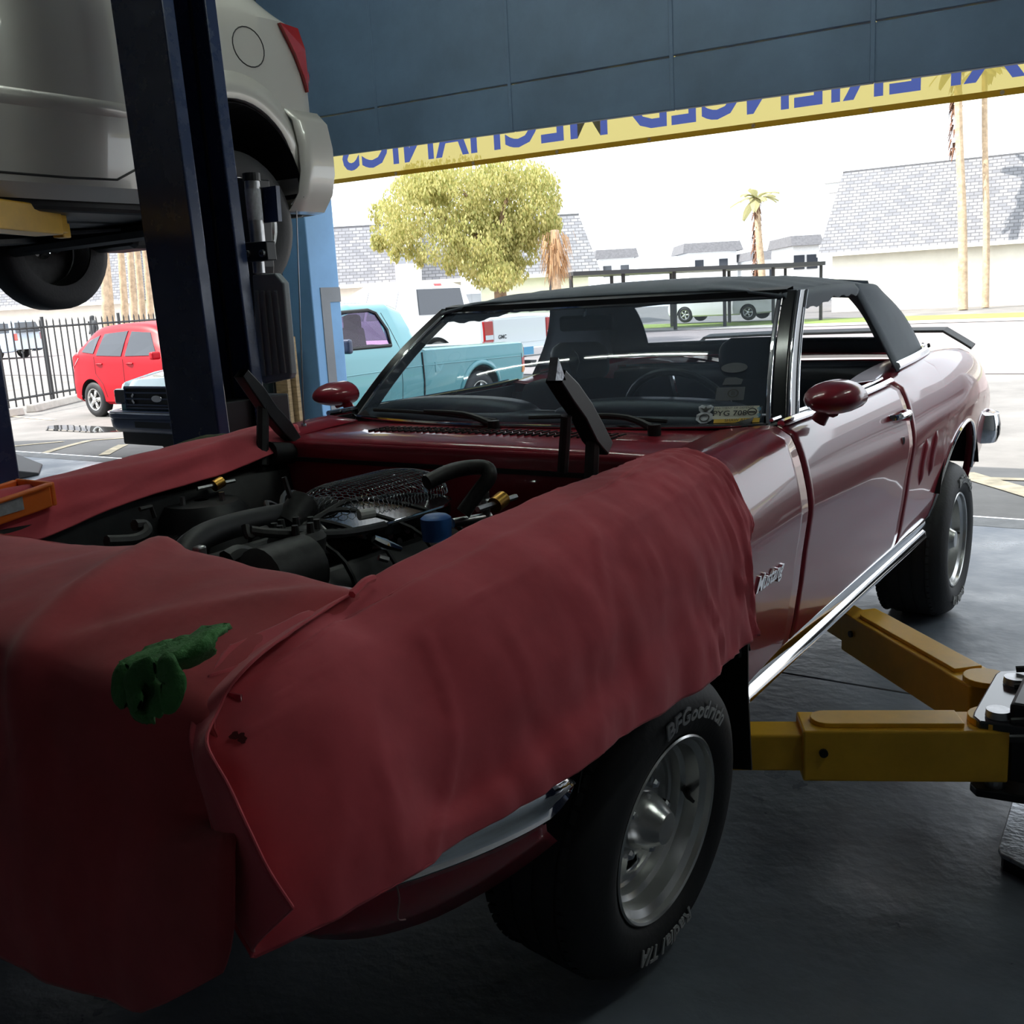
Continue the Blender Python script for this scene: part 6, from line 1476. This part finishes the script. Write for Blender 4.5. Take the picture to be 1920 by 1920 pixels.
for i, (px, py, rx, ry) in enumerate(((785, 400, 75, 70), (725, 420, 38, 50), (870, 350, 100, 55), (960, 345, 90, 50), (1010, 395, 44, 80), (900, 440, 60, 70), (935, 480, 55, 50), (940, 515, 42, 26), (765, 455, 34, 40), (835, 455, 55, 40), (700, 405, 15, 25), (800, 340, 60, 40), (930, 400, 70, 50), (708, 450, 14, 20), (920, 460, 50, 60), (950, 440, 60, 50), (900, 500, 30, 36), (965, 500, 30, 30), (875, 480, 22, 40), (845, 490, 16, 24), (780, 475, 22, 26), (1035, 430, 22, 34), (985, 455, 30, 40), (740, 465, 14, 26))):
    c = cen(px, py, random.uniform(-1.2, 1.2)); leaves(fo, c, (rx*k_*1.02, rx*k_*1.0, ry*k_*1.05), int(rx*ry*1.15)+80, .12, 1.0)
fob = fo.build('foliage', 'leaf_mesquite', tree, merge=False); fob['kind'] = 'stuff'
tp = cen(930, 470); MB().tube([tb0, tb0.lerp(tp, .5)+Vector((.1, 0, 0)), tp], [.24, .20, .15], 10, n=4).build('trunk', 'bark', tree, smooth=True)
for px, py in ((790, 400), (860, 350), (960, 350), (1010, 390), (880, 450)): MB().tube([tp, tp.lerp(cen(px, py), .5)+Vector((0, 0, .25)), cen(px, py)], [.11, .07, .03], 6, n=4).build('branch', 'bark', tree, smooth=True)
db0 = on(atd(1042, 560, TD-1)); dry = thing('dry_palm', 'dead brown palm skirt beside the feathery tree', 'palm', db0)
dc_ = atd(1040, 432, TD-1); MB().tube([db0, dc_], [.16, .13], 8).build('trunk', 'palm_bark', dry, smooth=True)
dl = MB()
for _ in range(420):
    t = random.random()**.8; a = random.uniform(0, 2*PI); r = random.uniform(.1, .55)*(1-.35*t); c = dc_+Vector((math.cos(a)*r, math.sin(a)*r, -t*1.15)); v = Vector((math.cos(a)*.12, math.sin(a)*.12, -random.uniform(.25, .5))); u = Vector((-math.sin(a), math.cos(a), 0))*.02
    dl.add([c-u, c+u, c+v+u*.3, c+v-u*.3], [(0, 1, 2, 3)])
o = dl.build('dead_fronds', 'leaf_dry', dry, merge=False); o['kind'] = 'stuff'
def palm(px0, py0, px1, py1, depth, label, r=.16, crown=True, skirt=True, group=None):
    b = on(atd(px0, py0, depth)); t = atd(px1, py1, depth); root = thing('palm_tree', label, 'palm', b, 0, group)
    dirn = (t-atd(px0, py0, depth)); tz = b+(t-b); MB().tube([b, b.lerp(t, .35)+Vector((.05, 0, 0)), b.lerp(t, .7), t], [r*1.15, r, r*.9, r*.85], 9, n=4).build('trunk', 'palm_bark', root, smooth=True)
    if skirt:
        g = MB()
        for _ in range(150):
            a = random.uniform(0, 2*PI); z = random.uniform(-3.6, 0); c = t+Vector((math.cos(a)*r, math.sin(a)*r, z)); v = Vector((math.cos(a)*.12, math.sin(a)*.12, -.35)); u = Vector((-math.sin(a), math.cos(a), 0))*.05; g.add([c-u, c+u, c+v+u*.3, c+v-u*.3], [(0, 1, 2, 3)])
        q = g.build('skirt', 'palm_dark', root, merge=False); q['kind'] = 'stuff'
    if crown:
        for k in range(16):
            a = 2*PI*k/16+random.uniform(-.2, .2); el = random.uniform(-.35, .9); rows_ = []; L = random.uniform(1.0, 1.4)
            for i in range(7):
                s = i/6; c = t+Vector((math.cos(a)*L*s*math.cos(el), math.sin(a)*L*s*math.cos(el), math.sin(el)*L*s-.55*s*s)); u = Vector((-math.sin(a), math.cos(a), 0))*(.02+.20*math.sin(PI*min(1, s*.95)))
                rows_.append([c-u+Vector((0, 0, -.08*s)), c, c+u+Vector((0, 0, -.08*s))])
            MB().grid(rows_).build('frond', 'leaf_palm', root)
    return root
palm(1431, 500, 1418, 372, 46, 'short fan palm rising behind the carport', .17)
palm(1806, 560, 1795, 110, 40, 'tall straight palm in front of the shingled building', .17)
palm(1848, 560, 1846, 120, 41, 'slightly curved palm next to the tall straight palm', .13, skirt=False)
for i, (a, b) in enumerate(((188, 196), (203, 190), (228, 222), (246, 238), (262, 250), (278, 266))):
    palm(a+4, 625, b-8, 300, 36+i*.6, 'slim palm trunk in the clump behind the iron fence', .13, crown=(i % 2 == 0), skirt=False, group='clump of palm trunks')
# ---- shingled buildings
def uvgrid(o, fn):
    uv = o.data.uv_layers.new(name='UVMap')
    for lp in o.data.loops: uv.data[lp.index].uv = fn(o.data.vertices[lp.vertex_index].co)
def mansard(name, label, A, B, depth, z0, ze, zt, back=1.5, endL=.7, endR=.7, wallmat='stucco'):
    A, B = Vector((*A, 0)), Vector((*B, 0)); d = (B-A).normalized(); n = Vector((-d.y, d.x, 0)); L = (B-A).length
    root = thing(name, label, 'building', (A.x, A.y, z0))
    P = lambda t, q, z: A+d*t+n*q+Vector((0, 0, z))
    MB().prism([P(.5, .5, z0), P(L-.5, .5, z0), P(L-.5, depth-.5, z0), P(.5, depth-.5, z0)], (0, 0, ze-z0)).build('wall', wallmat, root)
    ov = -.1
    pl = {'front': [P(0, ov, ze), P(L, ov, ze), P(L-endR, back, zt), P(endL, back, zt)], 'right': [P(L, ov, ze), P(L, depth, ze), P(L-endR, depth-back, zt), P(L-endR, back, zt)], 'left': [P(0, depth, ze), P(0, ov, ze), P(endL, back, zt), P(endL, depth-back, zt)], 'rear': [P(L, depth, ze), P(0, depth, ze), P(endL, depth-back, zt), P(L-endR, depth-back, zt)]}
    for k, q in pl.items():
        o = MB().add(q, [(0, 1, 2, 3)]).build('roof_slope', 'shingle', root); ax = d if k in ('front', 'rear') else n
        uvgrid(o, lambda co: (ax.dot(Vector(co)-A), (co[2]-ze)*1.06))
    MB().prism([P(endL, back, zt), P(L-endR, back, zt), P(L-endR, depth-back, zt), P(endL, depth-back, zt)], (0, 0, .08)).build('roof_cap', 'roof_grey', root)
    MB().prism([P(-.05, ov-.05, ze-.14), P(L+.05, ov-.05, ze-.14), P(L+.05, ov+.06, ze-.14), P(-.05, ov+.06, ze-.14)], (0, 0, .16)).build('eave_board', wallmat, root)
    return root, P
bR, PR = mansard('shingled_building', 'long white walled building with a tall grey shingled mansard roof across the street', (-13.2, 44.6), (16, 47.5), 10, gz(-5, 46), 2.75, 6.25, 1.4, .75, .75)
c_ = atd(1578, 331, 47); MB().box(c_-Vector((0, 0, .2)), (1.6, .8, .12)).build('roof_vent', 'house_white', bR); MB().box(c_-Vector((0, 0, .45)), (1.2, .6, .5)).build('vent_base', 'house_white', bR)
bL, PL = mansard('shingled_building', 'white building with dark shingled mansard roof and dormers behind the feathery tree', (-36, 28.2), (-21.2, 38.9), 9, gz(-30, 33), 2.55, 5.1, 1.2, .6, .75)
def dormer(px0, px1, root, P, t):
    A_, B_ = atd(px0, 560, 44.2), atd(px1, 560, 44.2); d = (B_-A_); d.z = 0; L = d.length; d.normalize(); n = Vector((-d.y, d.x, 0)); z0 = gz(A_.x, A_.y); A_.z = 0
    o = MB().prism([A_+Vector((0, 0, z0)), A_+d*L+Vector((0, 0, z0)), A_+d*L+n*2.4+Vector((0, 0, z0)), A_+n*2.4+Vector((0, 0, z0))], (0, 0, 4.7-z0)).build('dormer_bay', 'house_white', root)
    for zz in (1.0, 3.3):
        for f_ in (.26, .74):
            q = A_+d*L*f_; MB().prism([q-d*.22+Vector((0, 0, zz))-n*.02, q+d*.22+Vector((0, 0, zz))-n*.02, q+d*.22+Vector((0, 0, zz+.85))-n*.02, q-d*.22+Vector((0, 0, zz+.85))-n*.02], n*.04).build('window', 'pale_glass', o)
dormer(745, 790, bL, PL, 0); dormer(866, 902, bL, PL, 0)
# building beyond the fence on the far left
bF, PF = mansard('shingled_building', 'white building with grey shingled roof behind the palm clump', (-65, 21.5), (-45.5, 32), 9, gz(-45, 28), 2.6, 5.2, 1.2, .6, .7)
# ---- carport and distant houses
cp = thing('carport', 'long flat dark carport roof on thin posts beyond the lot', 'carport', on(atd(1310, 560, 36)))
q0, q1 = atd(1075, 517, 35), atd(1548, 497, 37); dd = (q1-q0); n_ = Vector((-dd.y, dd.x, 0)).normalized()*3.2
MB().prism([q0, q1, q1+n_, q0+n_], (0, 0, .14)).build('roof', 'fence_iron', cp)
for i in range(6):
    p = q0.lerp(q1, i/5)+n_*.1; MB().bbox((p.x-.05, p.y-.05, gz(p.x, p.y)), (p.x+.05, p.y+.05, p.z)).build('post', 'fence_iron', cp)
for i in range(5):
    p = q0.lerp(q1, i/4+.0)+n_*.96; MB().bbox((p.x-.05, p.y-.05, gz(p.x, p.y)), (p.x+.05, p.y+.05, p.z)).build('post', 'fence_iron', cp)
def house(px0, px1, pyt, pyr, depth, label):
    A_, B_ = atd(px0, 545, depth), atd(px1, 545, depth); d = (B_-A_); d.z = 0; L = d.length; d.normalize(); n = Vector((-d.y, d.x, 0)); z0 = gz(A_.x, A_.y)-.5; zt = atd((px0+px1)/2, pyt, depth).z; zr = atd((px0+px1)/2, pyr, depth).z
    A_.z = 0; r = thing('house', label, 'house', (A_.x, A_.y, z0)); Q = lambda t, q, z: A_+d*t+n*q+Vector((0, 0, z))
    MB().prism([Q(.1*L, .4, z0), Q(.9*L, .4, z0), Q(.9*L, 6, z0), Q(.1*L, 6, z0)], (0, 0, zr-z0)).build('wall', 'house_white', r)
    MB().add([Q(0, 0, zr), Q(L, 0, zr), Q(L, 6.4, zr), Q(0, 6.4, zr), Q(.04*L, .5, zt), Q(.96*L, .5, zt), Q(.96*L, 6, zt), Q(.04*L, 6, zt)], [(0, 1, 5, 4), (1, 2, 6, 5), (2, 3, 7, 6), (3, 0, 4, 7), (4, 5, 6, 7), (3, 2, 1, 0)]).build('roof', 'roof_grey', r)
    for f_ in (.28, .68): MB().prism([Q(L*f_-.35, .38, zr-1.5), Q(L*f_+.35, .38, zr-1.5), Q(L*f_+.35, .38, zr-.6), Q(L*f_-.35, .38, zr-.6)], -n*.05).build('window', 'dark_glass', r)
house(1282, 1395, 454, 472, 82, 'distant white house with a wide flat grey roof behind the carport')
house(1118, 1200, 467, 484, 85, 'distant white house with a small grey roof beside the dark shingled roof')
house(1408, 1475, 470, 486, 78, 'distant low grey roofed house beside the short fan palm')
house(1484, 1545, 441, 460, 66, 'grey roofed house partly hidden by the long shingled building')
# ---- white saloon at the far kerb, seen through the rear window of the convertible
ws_ = atd(1362, 612, 41); sd_ = thing('white_saloon', 'white saloon car parked along the far kerb', 'car', (ws_.x-2.3, ws_.y, gz(ws_.x, ws_.y)+.09), math.radians(-90), wspace=False)
D = Veh(sd_, [(0, .35, .62, .68, .62, .60, .50), (.15, .26, .72, .78, .80, .76, .62), (1.0, .22, .88, .93, .85, .82, .68), (1.3, .22, .92, .98, .86, .84, .66), (2.0, .22, .94, 1.38, .86, .84, .58), (2.6, .22, .95, 1.42, .86, .84, .57), (3.2, .22, .96, 1.36, .86, .84, .56), (3.8, .24, .97, 1.02, .85, .82, .6), (4.5, .28, .92, .97, .82, .78, .6), (4.6, .34, .80, .86, .74, .70, .5)], [.85, 3.55], .34, .34, .30, 'white_paint', ny=60)
D.body(); D.patch('front_window', 'dark_glass', [(1.70, .98), (2.45, .98), (2.45, 1.30), (2.05, 1.28)]); D.patch('rear_window', 'dark_glass', [(2.55, .98), (3.25, 1.0), (3.05, 1.26), (2.55, 1.30)])
for d in (1, -1):
    D.wheel(.85, d, .31, .31, .18, .83); D.wheel(3.55, d, .31, .31, .18, .83)
    for yc in (.85, 3.55): MB().grid([[(d*x, yc-.335*math.cos(a), .30+.335*math.sin(a)) for x in (.45, .83)] for a in [PI*k/16 for k in range(17)]]).build('wheel_liner', 'wheel_well', sd_, solid=.004)
# ---- unseen saloon added right of the opening to darken the convertible's flank reflection
bs_ = thing('added_saloon', 'black saloon car added out of view to darken the reflection in the convertible flank', 'car', (2.35, 4.95, gz(2.3, 7)), 0, wspace=False)
D2 = Veh(bs_, D.st, D.axles, .34, .34, .30, 'black_paint', ny=60); D2.body(); D2.patch('front_window', 'dark_glass', [(1.70, .98), (2.45, .98), (2.45, 1.30), (2.05, 1.28)]); D2.patch('rear_window', 'dark_glass', [(2.55, .98), (3.25, 1.0), (3.05, 1.26), (2.55, 1.30)])
D2.pane('windscreen', 'dark_glass', [(-.60, 1.36, .99), (.60, 1.36, .99), (.50, 1.98, 1.35), (-.50, 1.98, 1.35)], (0, -.03, .03))
for d in (1, -1):
    D2.wheel(.85, d, .31, .31, .18, .83); D2.wheel(3.55, d, .31, .31, .18, .83); D2.pane('headlamp', 'lamp_clear', [(d*.42, .06, .56), (d*.66, .12, .57), (d*.66, .14, .67), (d*.45, .08, .66)], (0, -.03, 0))
    for yc in (.85, 3.55): MB().grid([[(d*x, yc-.335*math.cos(a), .30+.335*math.sin(a)) for x in (.45, .83)] for a in [PI*k/16 for k in range(17)]]).build('wheel_liner', 'wheel_well', bs_, solid=.004)
# ---- pedestrian beyond the fence
pc = on(atd(177, 625, 43)); pers = thing('person', 'pedestrian in dark jacket walking along the street beyond the fence', 'person', pc)
def skin_body(name, mat, verts, edges, rad, par):
    me = bpy.data.meshes.new(name); me.from_pydata([tuple(pc+Vector(v)) for v in verts], edges, []); o = bpy.data.objects.new(name, me); COL.objects.link(o); me.materials.append(MAT[mat])
    o.modifiers.new('skin', 'SKIN'); sv = me.skin_vertices[0].data
    for i, r in enumerate(rad): sv[i].radius = (r, r)
    sv[0].use_root = True; md = o.modifiers.new('sub', 'SUBSURF'); md.levels = 1; md.render_levels = 2; adopt(o, par); return o
bdy = skin_body('body', 'jacket', [(0, 0, .95), (0, 0, 1.2), (0, 0, 1.42), (0, 0, 1.52), (0, 0, 1.62), (0, 0, 1.72), (.20, 0, 1.42), (.25, .02, 1.15), (.24, -.08, .92), (-.20, 0, 1.42), (-.25, .02, 1.15), (-.24, -.08, .92), (.10, 0, .90), (.11, .06, .50), (.11, .16, .08), (.11, .04, .04), (-.10, 0, .90), (-.11, -.06, .50), (-.11, -.12, .08), (-.11, -.24, .04)],
    [(0, 1), (1, 2), (2, 3), (3, 4), (4, 5), (2, 6), (6, 7), (7, 8), (2, 9), (9, 10), (10, 11), (0, 12), (12, 13), (13, 14), (14, 15), (0, 16), (16, 17), (17, 18), (18, 19)], [.17, .17, .18, .06, .10, .09, .075, .055, .04, .075, .055, .04, .10, .075, .05, .045, .10, .075, .05, .045], pers)
# helper marks are not part of the scene
for o in bpy.data.objects:
    if 'wspace' in o: del o['wspace']
